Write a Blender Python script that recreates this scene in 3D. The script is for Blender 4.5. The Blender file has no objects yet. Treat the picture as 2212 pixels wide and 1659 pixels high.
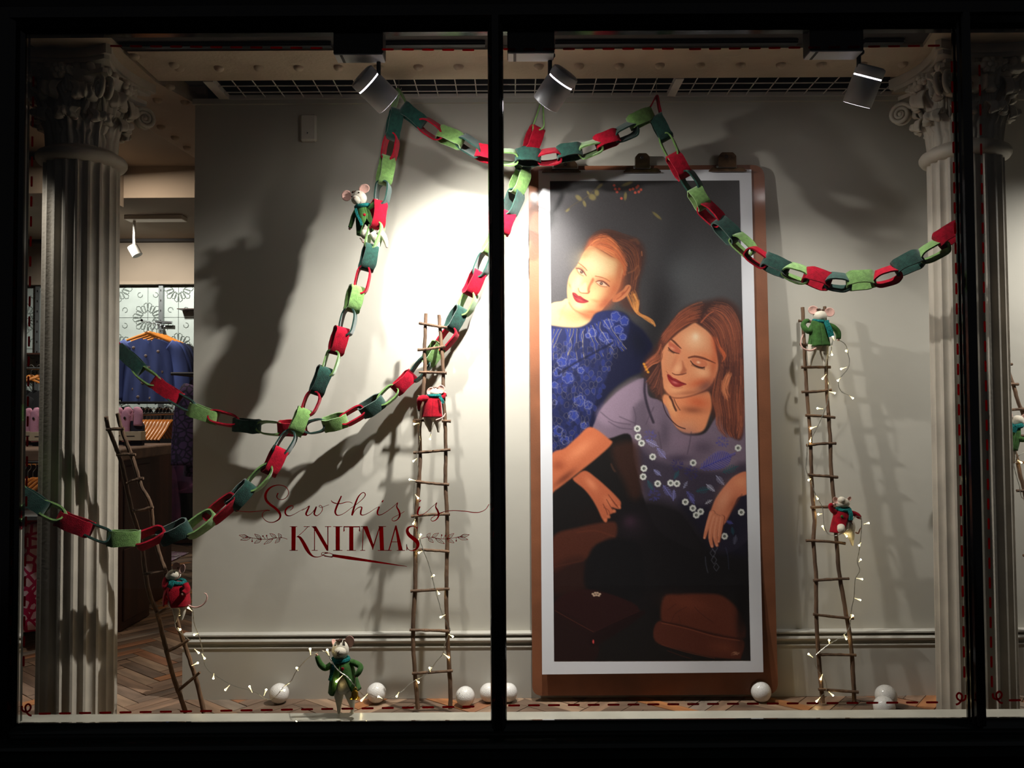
import bpy, bmesh, math, random
import numpy as np
from mathutils import Vector, Matrix, noise as mnoise
random.seed(11)
SC = bpy.context.scene
COL = SC.collection
PI = math.pi
# ---------------------------------------------------------------- camera, world, exposure
F_PX, CX, CY = 1780.0, 1106.0, 829.5
CAM = Vector((0, -2.4, 1.028))
PITCH, ROLL = math.radians(1.77), math.radians(-0.33)
ROT = Matrix.Rotation(PI / 2 + PITCH, 3, 'X') @ Matrix.Rotation(ROLL, 3, 'Z')
cam_data = bpy.data.cameras.new('camera')
cam_data.sensor_width = 36; cam_data.sensor_fit = 'HORIZONTAL'; cam_data.lens = 36 * F_PX / 2212
cam_data.clip_start = .05; cam_data.clip_end = 60
cam = bpy.data.objects.new('camera', cam_data); COL.objects.link(cam)
cam.matrix_world = Matrix.Translation(CAM) @ ROT.to_4x4()
SC.camera = cam
w = bpy.data.worlds.new('night'); SC.world = w; w.use_nodes = True
w.node_tree.nodes['Background'].inputs[0].default_value = (.62, .62, .66, 1)
w.node_tree.nodes['Background'].inputs[1].default_value = .032
SC.view_settings.view_transform = 'Standard'; SC.view_settings.look = 'None'
SC.view_settings.gamma = 1; SC.view_settings.use_curve_mapping = False
SC.view_settings.exposure = 0.12
SC.cycles.use_denoising = True
SC.cycles.max_bounces = 8; SC.cycles.diffuse_bounces = 5; SC.cycles.glossy_bounces = 4
SC.cycles.transparent_max_bounces = 16
SC.cycles.caustics_reflective = False; SC.cycles.caustics_refractive = False
SC.cycles.sample_clamp_indirect = 3
# powers of the three display spots (left, middle, right), the shop's lamps
SPOT_W = (84.0, 152.0, 20.0)
SPILL = .022
SHOP_W = 90.0

def light(name, kind, loc, energy, color=(1, 1, 1), target=None, parent=None, **kw):
    d = bpy.data.lights.new(name, kind); d.energy = energy; d.color = color
    for k, v in kw.items(): setattr(d, k, v)
    o = bpy.data.objects.new(name, d); COL.objects.link(o)
    o.location = Vector(loc) - (parent.location if parent else Vector())
    if target is not None: o.rotation_euler = (Vector(target) - Vector(loc)).to_track_quat('-Z', 'Y').to_euler()
    if parent: o.parent = parent
    return o
# the shop behind: ceiling lamps over the aisle and over the rail against the tiled wall (out of view)
light('aisle_lamp', 'AREA', (-2.35, 2.35, 2.50), SHOP_W * .12, (1, .86, .72), (-2.2, 2.6, 0), shape='DISK', size=.25)
light('shop_lamp', 'SPOT', (-2.75, 3.2, 2.33), SHOP_W * .9, (1, .97, .90), (-2.85, 4.05, 1.35), spot_size=2.1, spot_blend=.8, shadow_soft_size=.04)
light('shop_lamp', 'SPOT', (-1.55, 2.0, 2.50), SHOP_W * .32, (1, .78, .55), (-1.75, 1.6, 0), spot_size=1.6, spot_blend=.9, shadow_soft_size=.05)

light('third_pane_lamp', 'SPOT', (2.35, .10, 1.95), 62, (1, .97, .92), (1.85, .6, .7), spot_size=1.9, spot_blend=1, shadow_soft_size=.017)
light('added_column_fill', 'SPOT', (-1.66, .09, 1.97), 17, (1, .97, .92), (-1.42, .3, .6), spot_size=1.2, spot_blend=1, shadow_soft_size=.02)  # unseen fill light added to brighten the left column
light('added_rack_fill', 'SPOT', (-2.35, .45, 2.5), SHOP_W * .45, (1, .93, .85), (-2.1, 1.2, .4), spot_size=1.3, spot_blend=.9, shadow_soft_size=.04)  # unseen fill light added to lift the far left rack and dress

def ray(px, py):
    return ROT @ Vector(((px - CX) / F_PX, -(py - CY) / F_PX, -1))
def P(px, py, Y=None, z=None, x=None):
    """point on the plane Y=.. (or z=.., x=..) that the photograph shows at this pixel"""
    d = ray(px, py)
    t = (Y - CAM.y) / d.y if Y is not None else ((z - CAM.z) / d.z if z is not None else (x - CAM.x) / d.x)
    return CAM + d * t
def PP(px, py, p0, n):
    d = ray(px, py); return CAM + d * ((p0 - CAM).dot(n) / d.dot(n))
def proj(v):
    c = ROT.transposed() @ (Vector(v) - CAM)
    return (CX + F_PX * c.x / -c.z, CY - F_PX * c.y / -c.z)
def mpp(Y): return (Y - CAM.y) / F_PX          # metres per pixel at that depth

# ---------------------------------------------------------------- materials
def lin(c):
    return tuple((v / 255 / 12.92 if v / 255 <= .04045 else ((v / 255 + .055) / 1.055) ** 2.4) for v in c[:3]) + (1.,)
def mat(name, col, rough=.6, metal=0., bump=0., bscale=60., var=0., vscale=8., emit=0., ecol=None, coat=0., sheen=0., col2=None, spec=.5, stretch=None, sss=0., detail=4.):
    m = bpy.data.materials.new(name); m.use_nodes = True
    nt = m.node_tree; N = nt.nodes; L = nt.links; b = N['Principled BSDF']
    b.inputs['Base Color'].default_value = lin(col); b.inputs['Roughness'].default_value = rough
    b.inputs['Metallic'].default_value = metal; b.inputs['Specular IOR Level'].default_value = spec
    if coat: b.inputs['Coat Weight'].default_value = coat; b.inputs['Coat Roughness'].default_value = .12
    if sheen: b.inputs['Sheen Weight'].default_value = sheen; b.inputs['Sheen Roughness'].default_value = .5
    if sss: b.inputs['Subsurface Weight'].default_value = sss; b.inputs['Subsurface Radius'].default_value = (.01, .006, .004)
    if emit:
        b.inputs['Emission Color'].default_value = lin(ecol or col); b.inputs['Emission Strength'].default_value = emit
    src = None
    if bump or var:
        tc = N.new('ShaderNodeTexCoord'); mp = N.new('ShaderNodeMapping'); L.new(tc.outputs['Object'], mp.inputs[0])
        if stretch: mp.inputs['Scale'].default_value = stretch
        src = mp.outputs[0]
    if var:
        n = N.new('ShaderNodeTexNoise'); n.inputs['Scale'].default_value = vscale; n.inputs['Detail'].default_value = detail; L.new(src, n.inputs['Vector'])
        r = N.new('ShaderNodeValToRGB'); r.color_ramp.elements[0].position = .3; r.color_ramp.elements[1].position = .7
        c2 = col2 or tuple(v * (1 - var) for v in col)
        r.color_ramp.elements[0].color = lin(c2); r.color_ramp.elements[1].color = lin(col)
        L.new(n.outputs['Fac'], r.inputs[0]); L.new(r.outputs[0], b.inputs['Base Color'])
    if bump:
        n = N.new('ShaderNodeTexNoise'); n.inputs['Scale'].default_value = bscale; n.inputs['Detail'].default_value = 3; L.new(src, n.inputs['Vector'])
        bp = N.new('ShaderNodeBump'); bp.inputs['Strength'].default_value = bump; bp.inputs['Distance'].default_value = .004
        L.new(n.outputs['Fac'], bp.inputs['Height']); L.new(bp.outputs[0], b.inputs['Normal'])
    return m
M = {}
M['plaster'] = mat('plaster', (195, 190, 178), .85, bump=.25, bscale=14, var=.04, vscale=3)
M['skirting'] = mat('skirting_paint', (186, 182, 172), .35, var=.03, vscale=3)
M['beam'] = mat('beam_paint', (196, 176, 152), .7, bump=.4, bscale=90, var=.08, vscale=6)
M['ceiling'] = mat('ceiling_paint', (150, 134, 116), .85, var=.1, vscale=2)
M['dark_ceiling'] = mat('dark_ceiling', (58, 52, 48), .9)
M['void'] = mat('void_grey', (84, 84, 86), .9, var=.3, vscale=6)
M['stone'] = mat('column_paint', (200, 190, 174), .55, bump=.18, bscale=120, var=.12, vscale=9)
M['black'] = mat('black_gloss_paint', (7, 9, 9), .16, bump=.05, bscale=20, coat=.6)
M['black_matt'] = mat('black_facade', (5, 6, 6), .5)
M['sill'] = mat('dark_green_gloss', (34, 46, 42), .14, bump=.08, bscale=14, coat=.5)
M['ledge'] = mat('ledge_paint', (176, 172, 158), .3, var=.1, vscale=10)
M['vinyl'] = mat('red_vinyl', (112, 12, 24), .4)
def see_through(m, col, k):        # thin film that lets some light through
    nt = m.node_tree; N = nt.nodes; o = N['Material Output']; t = N.new('ShaderNodeBsdfTranslucent'); t.inputs[0].default_value = lin(col); x = N.new('ShaderNodeMixShader'); x.inputs[0].default_value = k
    nt.links.new(N['Principled BSDF'].outputs[0], x.inputs[1]); nt.links.new(t.outputs[0], x.inputs[2]); nt.links.new(x.outputs[0], o.inputs[0])
see_through(M['vinyl'], (235, 34, 54), .8)
M['felt_red'] = mat('felt_red', (178, 16, 42), .95, bump=.4, bscale=420, var=.22, vscale=90, sheen=.08, spec=.1)
M['felt_light'] = mat('felt_light_green', (124, 166, 90), .95, bump=.4, bscale=420, var=.2, vscale=90, sheen=.5, spec=.1)
M['felt_dark'] = mat('felt_dark_green', (30, 72, 62), .95, bump=.4, bscale=420, var=.3, vscale=90, sheen=.4, spec=.1)
M['twig'] = mat('twig_bark', (122, 92, 68), .8, bump=.8, bscale=160, var=.35, vscale=40, stretch=(1, 1, .25))
M['board'] = mat('hardboard', (146, 90, 60), .5, bump=.1, bscale=200, var=.18, vscale=7, coat=.15)
M['paper'] = mat('white_paper', (226, 226, 230), .55, bump=.08, bscale=6)
M['clip'] = mat('aged_brass', (120, 92, 66), .32, metal=.85, var=.35, vscale=30)
M['lamp'] = mat('grey_aluminium', (196, 196, 200), .42, metal=.15, bump=.03, bscale=300)
M['lamp_dark'] = mat('dark_steel', (50, 50, 52), .45, metal=.6)
M['gear'] = mat('gear_in_shadow', (20, 20, 21), .5)  # shadow on the gear box front is put into the colour
M['gear_under'] = mat('gear_label', (190, 190, 192), .5)
M['glow'] = mat('lamp_glow', (255, 246, 255), .5, emit=9)
M['chrome'] = mat('chrome', (200, 202, 204), .2, metal=1)
M['wire_white'] = mat('white_wire', (214, 206, 196), .6)
M['wool_cream'] = mat('wool_cream', (232, 222, 202), .95, bump=.3, bscale=420, var=.08, vscale=60, sheen=.4, sss=.05, spec=.1)
M['wool_pink'] = mat('felt_pink', (228, 180, 166), .9, bump=.3, bscale=240, sheen=.3, spec=.1)
M['wool_green'] = mat('wool_green', (72, 114, 56), .95, bump=.4, bscale=420, var=.28, vscale=70, sheen=.08, spec=.1)
M['wool_red'] = mat('wool_red', (176, 18, 38), .95, bump=.4, bscale=420, var=.28, vscale=70, sheen=.08, spec=.1)
M['scarf'] = mat('teal_knit', (40, 140, 136), .9, bump=.6, bscale=420, var=.65, vscale=330, spec=.1)
M['tuft'] = mat('brown_wool', (110, 78, 62), .95, bump=.9, bscale=200, var=.3, vscale=90)
M['dark'] = mat('black_thread', (22, 18, 18), .5)
M['gold'] = mat('gold', (226, 176, 62), .14, metal=1)
M['snow'] = mat('glitter_snow', (244, 240, 234), .38, bump=.45, bscale=330, var=.1, vscale=300, coat=.7)
M['silver_wire'] = mat('silver_wire', (190, 188, 176), .3, metal=.8)
M['led'] = mat('led_glow', (255, 236, 170), .4, emit=55, ecol=(255, 232, 170))
M['led_cap'] = mat('led_cone', (255, 240, 200), .3, emit=2.2, ecol=(255, 226, 160))
M['switch'] = mat('sensor_plastic', (206, 200, 190), .4)
M['tin'] = mat('pressed_tin', (186, 196, 190), .45, var=.08, vscale=9)
M['tin_line'] = mat('tin_relief', (120, 128, 122), .5)
M['steel'] = mat('slotted_steel', (140, 144, 144), .35, metal=.7)
M['orange_wood'] = mat('orange_wood', (216, 132, 52), .3, var=.2, vscale=20, coat=.3)
M['dark_wood'] = mat('dark_wood', (78, 48, 36), .45, var=.35, vscale=14, stretch=(1, 1, .15))
M['top_wood'] = mat('counter_top', (128, 104, 88), .5, var=.3, vscale=18, stretch=(.2, 1, 1))
M['navy'] = mat('blue_blouse', (66, 84, 150), .8, bump=.3, bscale=20, var=.25, vscale=9, stretch=(1, 1, .3))
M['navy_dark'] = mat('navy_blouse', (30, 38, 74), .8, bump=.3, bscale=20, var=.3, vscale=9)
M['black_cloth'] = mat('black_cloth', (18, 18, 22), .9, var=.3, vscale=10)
M['print_gold'] = mat('tan_print', (120, 104, 100), .8)
M['pink_sock'] = mat('pink_knit', (226, 168, 200), .9, bump=.4, bscale=200)
M['sock_dark'] = mat('dark_knit', (38, 38, 56), .9)
M['band'] = mat('cream_card', (196, 184, 160), .7)
M['ink'] = mat('ink', (40, 36, 36), .7)
def patterned(name, c1, c2, c3, scale):
    m = mat(name, c1, .85); nt = m.node_tree; N = nt.nodes; L = nt.links
    tc = N.new('ShaderNodeTexCoord'); v = N.new('ShaderNodeTexVoronoi'); v.inputs['Scale'].default_value = scale; v.feature = 'F2'
    L.new(tc.outputs['Object'], v.inputs['Vector'])
    w_ = N.new('ShaderNodeTexVoronoi'); w_.inputs['Scale'].default_value = scale; w_.feature = 'DISTANCE_TO_EDGE'; L.new(tc.outputs['Object'], w_.inputs['Vector'])
    r = N.new('ShaderNodeValToRGB'); r.color_ramp.interpolation = 'CONSTANT'
    r.color_ramp.elements[0].color = lin(c2); r.color_ramp.elements[1].position = .05; r.color_ramp.elements[1].color = lin(c3)
    e = r.color_ramp.elements.new(.13); e.color = lin(c1)
    L.new(w_.outputs[0], r.inputs[0]); L.new(r.outputs[0], N['Principled BSDF'].inputs['Base Color'])
    return m
M['pink_print'] = patterned('magenta_print', (232, 200, 210), (184, 16, 80), (184, 16, 80), 24)
M['purple_print'] = patterned('purple_floral', (78, 56, 100), (30, 24, 46), (48, 36, 70), 34)
M['plum'] = mat('plum_cloth', (96, 44, 84), .85, var=.5, vscale=16, col2=(60, 40, 76))
M['rug'] = patterned('rug_weave', (150, 120, 140), (190, 180, 176), (110, 84, 108), 14)
M['plank_glue'] = mat('subfloor', (40, 28, 22), .9)
PLANKS = [mat('oak_plank', c, .5, bump=.25, bscale=60, var=.3, vscale=24, stretch=(.2, 1, 1), coat=.1) for c in
          ((154, 122, 98), (136, 112, 94), (170, 140, 114), (122, 98, 80), (164, 112, 80), (150, 132, 116), (182, 120, 74))]
def glass_mat():
    m = bpy.data.materials.new('window_glass'); m.use_nodes = True; nt = m.node_tree; N = nt.nodes; L = nt.links; N.clear()
    o = N.new('ShaderNodeOutputMaterial'); t = N.new('ShaderNodeBsdfTransparent'); g = N.new('ShaderNodeBsdfGlossy'); g.inputs['Roughness'].default_value = 0.0
    t.inputs[0].default_value = (.985, .99, .985, 1)
    f = N.new('ShaderNodeFresnel'); f.inputs['IOR'].default_value = 1.35; x = N.new('ShaderNodeMixShader')
    L.new(f.outputs[0], x.inputs[0]); L.new(t.outputs[0], x.inputs[1]); L.new(g.outputs[0], x.inputs[2]); L.new(x.outputs[0], o.inputs[0]); return m
M['glass'] = glass_mat()

# ---------------------------------------------------------------- mesh helpers
def cr(pts, n=6, closed=False):
    p = [Vector(q) for q in pts]; N = len(p); out = []
    for i in range(N if closed else N - 1):
        if closed: a, b, c, d = p[i - 1], p[i], p[(i + 1) % N], p[(i + 2) % N]
        else: a, b, c, d = p[max(i - 1, 0)], p[i], p[i + 1], p[min(i + 2, N - 1)]
        for k in range(n):
            t = k / n
            out.append(.5 * ((2 * b) + (c - a) * t + (2 * a - 5 * b + 4 * c - d) * t * t + (3 * b - a - 3 * c + d) * t ** 3))
    if not closed: out.append(p[-1].copy())
    return out
class MB:
    def __init__(s): s.v = []; s.f = []
    def add(s, vs, fs):
        o = len(s.v); s.v += [tuple(q) for q in vs]; s.f += [tuple(i + o for i in f) for f in fs]; return s
    def box(s, x0, x1, y0, y1, z0, z1):
        return s.add([(x0, y0, z0), (x1, y0, z0), (x1, y1, z0), (x0, y1, z0), (x0, y0, z1), (x1, y0, z1), (x1, y1, z1), (x0, y1, z1)],
                     [(0, 3, 2, 1), (4, 5, 6, 7), (0, 1, 5, 4), (1, 2, 6, 5), (2, 3, 7, 6), (3, 0, 4, 7)])
    def cbox(s, x0, x1, y0, y1, z0, z1, c=.003):     # box with its edges chamfered
        bm = bmesh.new(); bmesh.ops.create_cube(bm, size=1)
        for v in bm.verts: v.co = ((x0 + x1) / 2 + v.co.x * (x1 - x0), (y0 + y1) / 2 + v.co.y * (y1 - y0), (z0 + z1) / 2 + v.co.z * (z1 - z0))
        bmesh.ops.bevel(bm, geom=bm.edges[:], offset=c, segments=1, affect='EDGES'); return s.bm(bm)
    def bm(s, bm):
        bm.verts.index_update(); s.add([v.co[:] for v in bm.verts], [tuple(v.index for v in f.verts) for f in bm.faces]); bm.free(); return s
    def tube(s, pts, r, n=8, caps=True, flat=None):
        pts = [Vector(q) for q in pts]; m = len(pts)
        rs = [r] * m if not hasattr(r, '__len__') else list(r)
        if len(rs) != m: rs = [float(q) for q in np.interp(np.linspace(0, 1, m), np.linspace(0, 1, len(rs)), rs)]
        t0 = (pts[1] - pts[0]).normalized(); up = Vector((0, 1, 0)) if abs(t0.y) < .9 else Vector((1, 0, 0))
        u = t0.cross(up).normalized(); vs = []; fs = []
        for i in range(m):
            t = (pts[min(i + 1, m - 1)] - pts[max(i - 1, 0)]).normalized()
            u = (u - t * u.dot(t)).normalized(); w = t.cross(u)
            for k in range(n):
                a = 2 * PI * k / n; vs.append(pts[i] + (u * math.cos(a) + w * math.sin(a) * (flat or 1)) * rs[i])
        for i in range(m - 1):
            for k in range(n): fs.append((i * n + k, i * n + (k + 1) % n, (i + 1) * n + (k + 1) % n, (i + 1) * n + k))
        if caps: fs += [tuple(range(n))[::-1], tuple((m - 1) * n + k for k in range(n))]
        return s.add(vs, fs)
    def ell(s, c, r, su=16, sv=10, rot=None, nz=0., ns=30.):
        c = Vector(c); vs = [Vector((0, 0, 1))]; fs = []
        for j in range(1, sv):
            for i in range(su):
                a, b = 2 * PI * i / su, PI * j / sv; vs.append(Vector((math.sin(b) * math.cos(a), math.sin(b) * math.sin(a), math.cos(b))))
        vs.append(Vector((0, 0, -1))); last = len(vs) - 1
        for i in range(su): fs.append((0, 1 + i, 1 + (i + 1) % su)); fs.append((last, last - su + (i + 1) % su, last - su + i))
        for j in range(sv - 2):
            for i in range(su): a = 1 + j * su; fs.append((a + i, a + su + i, a + su + (i + 1) % su, a + (i + 1) % su))
        out = []
        for v in vs:
            k = 1 + (nz * mnoise.noise(v * 2.3 + c * ns) if nz else 0)
            q = Vector((v.x * r[0], v.y * r[1], v.z * r[2])) * k
            out.append(c + (rot @ q if rot else q))
        return s.add(out, fs)
    def lathe(s, prof, n=24, c=(0, 0, 0), mtx=None, caps=True):
        vs = []; fs = []
        for r, z in prof:
            for k in range(n): a = 2 * PI * k / n; vs.append(Vector((r * math.cos(a), r * math.sin(a), z)))
        for i in range(len(prof) - 1):
            for k in range(n): fs.append((i * n + k, i * n + (k + 1) % n, (i + 1) * n + (k + 1) % n, (i + 1) * n + k))
        if caps: fs += [tuple(range(n))[::-1], tuple((len(prof) - 1) * n + k for k in range(n))]
        return s.add([(mtx @ v if mtx else v) + Vector(c) for v in vs], fs)
    def prism(s, poly, d):                # poly: 3-D points in order, d: extrusion vector
        n = len(poly); d = Vector(d); a = [Vector(p) for p in poly]
        return s.add(a + [p + d for p in a], [tuple(range(n))[::-1], tuple(range(n, 2 * n))] + [(i, (i + 1) % n, (i + 1) % n + n, i + n) for i in range(n)])
    def build(s, name, m, parent=None, smooth=False, origin=None, rot=None):
        me = bpy.data.meshes.new(name); off = Vector(origin) if origin is not None else (W0(parent) if parent else Vector())
        me.from_pydata([tuple(Vector(v) - off) for v in s.v], [], s.f)
        bm = bmesh.new(); bm.from_mesh(me); bmesh.ops.recalc_face_normals(bm, faces=bm.faces[:]); bm.to_mesh(me); bm.free()
        if smooth:
            me.polygons.foreach_set('use_smooth', [True] * len(me.polygons))
            if smooth != 'all': me.set_sharp_from_angle(angle=math.radians(40))
        me.materials.append(m); me.update()
        o = bpy.data.objects.new(name, me); COL.objects.link(o)
        if parent: o.parent = parent; o.location = off - W0(parent)
        else: o.location = off
        return o
def W0(o):
    v = Vector()
    while o: v += o.location; o = o.parent
    return v
def tag(o, label=None, cat=None, group=None, kind=None):
    if label: o['label'] = label
    if cat: o['category'] = cat
    if group: o['group'] = group
    if kind: o['kind'] = kind
    return o
def thing(name, label, cat, loc=(0, 0, 0), group=None, kind=None):
    o = bpy.data.objects.new(name, None); COL.objects.link(o); o.location = loc; o.empty_display_size = .05
    return tag(o, label, cat, group, kind)
def struct(name, mb, m, label=None, cat=None, smooth=False):
    o = mb.build(name, m, None, smooth); tag(o, label, cat, None, 'structure'); return o
def copy_part(o, parent, loc=None):
    c = o.copy(); COL.objects.link(c); c.parent = parent
    if loc is not None: c.location = loc
    return c
def ribbon(pts, wid, Y, th, n=5):
    """vinyl stroke on the glass: pixel polyline of (x, y, width) swept flat in the plane Y"""
    q = [(p[0], p[1], p[2] if len(p) > 2 else wid) for p in pts]
    s = cr([(a, b, c) for a, b, c in q], n) if len(q) > 2 else [Vector(a) for a in q]
    L_, R_ = [], []
    for i, p in enumerate(s):
        t = s[min(i + 1, len(s) - 1)] - s[max(i - 1, 0)]; t.z = 0
        if t.length < 1e-6: t = Vector((1, 0, 0))
        t.normalize(); w_ = max(p.z, .8) / 2
        L_.append(P(p.x - t.y * w_, p.y + t.x * w_, Y)); R_.append(P(p.x + t.y * w_, p.y - t.x * w_, Y))
    n_ = len(s); vs = []; fs = []
    for a, b in zip(L_, R_): vs += [a, b, a + Vector((0, th, 0)), b + Vector((0, th, 0))]
    for i in range(n_ - 1):
        o = i * 4; p_ = o + 4; fs += [(o, o + 1, p_ + 1, p_), (o + 2, p_ + 2, p_ + 3, o + 3), (o, p_, p_ + 2, o + 2), (o + 1, o + 3, p_ + 3, p_ + 1)]
    fs += [(0, 2, 3, 1), ((n_ - 1) * 4, (n_ - 1) * 4 + 1, (n_ - 1) * 4 + 3, (n_ - 1) * 4 + 2)]
    return vs, fs
# ---- poster print: painted into a colour attribute -------------------------------------------
def paint_poster(W, H):
    """two women in dim light, returned as linear rgb (H, W, 3), row 0 on top; coordinates are the photograph's"""
    rs = np.random.RandomState(7)
    vv = (np.arange(H) + .5) / H; uu = (np.arange(W) + .5) / W
    Yg = (390 + 1037.5 * vv)[:, None] * np.ones((1, W))
    xl = 1188 + 9 * vv[:, None]; xr = 1597 + 24 * vv[:, None]
    Xg = xl + (xr - xl) * uu[None, :]
    img = np.zeros((H, W, 3)); img[:] = (60, 57, 58)
    def Z(zx, zy, sc): return lambda pts: [(zx + p[0] / sc, zy + p[1] / sc) + tuple(p[2:]) for p in pts]
    A = Z(1180, 380, 3.191); B = Z(1180, 880, 2.963); F = Z(1200, 480, 6.914); G = Z(1380, 640, 5.925)
    def smooth(pts, closed=True, n=5):
        p = np.array([q[:2] for q in pts], float); out = []
        N = len(p); rng = range(N) if closed else range(N - 1)
        for i in rng:
            if closed: a, b, c, d = p[i - 1], p[i], p[(i + 1) % N], p[(i + 2) % N]
            else: a, b, c, d = p[max(i - 1, 0)], p[i], p[i + 1], p[min(i + 2, N - 1)]
            for k in range(n):
                t = k / n
                out.append(.5 * ((2 * b) + (c - a) * t + (2 * a - 5 * b + 4 * c - d) * t * t + (3 * b - a - 3 * c + d) * t ** 3))
        if not closed: out.append(p[-1])
        return np.array(out)
    def box(x0, x1, y0, y1):
        r0 = int(np.clip((y0 - 390) / 1037.5 * H, 0, H)); r1 = int(np.clip((y1 - 390) / 1037.5 * H + 2, 0, H))
        c0 = int(np.clip((x0 - 1198) / 424 * W, 0, W)); c1 = int(np.clip((x1 - 1187) / 409 * W + 3, 0, W))
        return slice(r0, r1), slice(c0, c1)
    tone = [1.]
    def blend(sl, m, col, alpha, mode='n'):
        m = (m * alpha)[..., None]; c = np.array(col, float) * tone[0]
        img[sl] = img[sl] * (1 - m) + c * m
    def dist(P, X, Y, closed, R=None):
        d = np.full(X.shape, 1e9); n = len(P)
        for i in range(n if closed else n - 1):
            a = P[i]; b = P[(i + 1) % n]; ab = b - a; L = ab @ ab + 1e-9
            t = np.clip(((X - a[0]) * ab[0] + (Y - a[1]) * ab[1]) / L, 0, 1)
            dd = np.hypot(X - a[0] - t * ab[0], Y - a[1] - t * ab[1])
            if R is not None: dd = dd - (R[i] * (1 - t) + R[min(i + 1, n - 1)] * t)
            d = np.minimum(d, dd)
        return d
    def poly(pts, col, soft=1.0, alpha=1., sm=True):
        P = smooth(pts) if sm else np.array([q[:2] for q in pts], float)
        sl = box(P[:, 0].min() - soft, P[:, 0].max() + soft, P[:, 1].min() - soft, P[:, 1].max() + soft)
        X, Y = Xg[sl], Yg[sl]
        if X.size == 0: return
        d = dist(P, X, Y, True); ins = np.zeros(X.shape, bool); n = len(P)
        for i in range(n):
            a, b = P[i], P[(i + 1) % n]
            if a[1] == b[1]: continue
            ins ^= ((a[1] > Y) != (b[1] > Y)) & (X < (b[0] - a[0]) * (Y - a[1]) / (b[1] - a[1]) + a[0])
        sd = np.where(ins, -d, d)
        m = np.clip(.5 - sd / (2 * soft), 0, 1); m = m * m * (3 - 2 * m)
        blend(sl, m, col, alpha)
    def stroke(pts, w, col, alpha=1., soft=.7, sm=True):
        q = [p if len(p) > 2 else (p[0], p[1], w) for p in pts]
        if sm and len(q) > 2:
            P = smooth(q, False, 4); R = np.interp(np.linspace(0, len(q) - 1, len(P)), range(len(q)), [k[2] for k in q]) / 2
        else: P = np.array([k[:2] for k in q], float); R = np.array([k[2] for k in q]) / 2
        e = R.max() + soft + 1
        sl = box(P[:, 0].min() - e, P[:, 0].max() + e, P[:, 1].min() - e, P[:, 1].max() + e)
        X, Y = Xg[sl], Yg[sl]
        if X.size == 0: return
        d = dist(P, X, Y, False, R)
        blend(sl, np.clip(.5 - d / (2 * soft), 0, 1), col, alpha)
    def blob(c, rx, ry, rot, col, alpha=1., p=1.):
        cx, cy = c[:2]; r = max(rx, ry) * 1.6
        sl = box(cx - r, cx + r, cy - r, cy + r); X, Y = Xg[sl] - cx, Yg[sl] - cy
        ca, sa = math.cos(math.radians(rot)), math.sin(math.radians(rot))
        q = ((X * ca + Y * sa) / rx) ** 2 + ((-X * sa + Y * ca) / ry) ** 2
        blend(sl, np.exp(-(q ** p) * 1.6), col, alpha)
    def hair(g0, g1, n, cols, w=1., alpha=.6, jit=1.5):
        a = smooth(g0, False, 4); b = smooth(g1, False, 4)
        k = np.linspace(0, 1, 14)
        a = np.stack([np.interp(k, np.linspace(0, 1, len(a)), a[:, j]) for j in (0, 1)], 1)
        b = np.stack([np.interp(k, np.linspace(0, 1, len(b)), b[:, j]) for j in (0, 1)], 1)
        for i in range(n):
            t = rs.rand(); s0, s1 = sorted((rs.rand() * .5, .5 + rs.rand() * .5)); i0, i1 = int(s0 * 13), int(s1 * 13) + 1
            P = (a * (1 - t) + b * t)[i0:i1 + 1] + rs.randn(2) * jit
            c = np.array(cols[rs.randint(len(cols))]) * (.85 + .3 * rs.rand())
            stroke([(x, y, w * (.5 + rs.rand())) for x, y in P], w, np.clip(c, 0, 255), alpha * (.4 + .6 * rs.rand()), .6, False)
    P1 = lambda x, y, f: f([(x, y)])[0]
    # backdrop: dark plaster, glare on the sheet painted in as cool haze
    blob((1500, 620), 130, 260, 0, (92, 92, 94), .75); blob((1215, 520), 60, 200, 0, (86, 82, 84), .7)
    blob((1540, 430), 120, 90, 0, (64, 61, 60), .8); blob((1420, 700), 45, 260, 12, (38, 36, 38), .85)
    blob((1200, 395), 60, 22, 0, (28, 26, 26), .9); blob((1470, 590), 50, 60, 0, (104, 106, 108), .5)
    poly([(1185, 880), (1300, 860), (1640, 1000), (1640, 1440), (1180, 1440)], (24, 21, 21), 60, 1.)
    # twig with leaves and berries
    stroke(A([(130, 240), (200, 190), (270, 150), (350, 80)]), 1.2, (96, 82, 52), .8)
    for x, y, rx, ry, r in ((225, 150, 30, 17, 40), (265, 190, 26, 12, 70), (320, 145, 30, 24, 30), (350, 115, 26, 18, 80), (150, 235, 20, 9, -40), (370, 70, 30, 12, -40), (560, 55, 45, 13, -20), (547, 140, 12, 32, 5), (765, 275, 45, 11, 40), (290, 115, 16, 9, 60)):
        blob(P1(x, y, A), rx / 3.19, ry / 3.19, r, (132, 118, 72), .85, 3)
    for x, y in ((470, 65), (490, 110), (478, 90), (580, 95), (600, 90), (625, 80), (640, 110), (615, 115), (520, 155), (655, 95), (635, 70), (505, 90)):
        blob(P1(x, y, A), 3.2, 3.2, 0, (196, 84, 66), .95, 4)
    # ---------------- first woman: hair behind
    poly(F([(440, 430), (470, 290), (560, 200), (720, 140), (900, 170), (1060, 230), (1200, 250), (1300, 330), (1340, 500), (1300, 720), (1260, 850), (1240, 1000), (1250, 1200), (1260, 1380), (1150, 1350), (1020, 1280), (960, 1200), (900, 1000), (900, 700), (700, 480)]), (72, 46, 40), 9, .95)
    poly(F([(450, 420), (500, 270), (600, 190), (740, 170), (880, 300), (1010, 520), (1060, 700), (1000, 840), (960, 620), (800, 500), (640, 400), (520, 360)]), (150, 74, 48), 5, .95)
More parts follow.
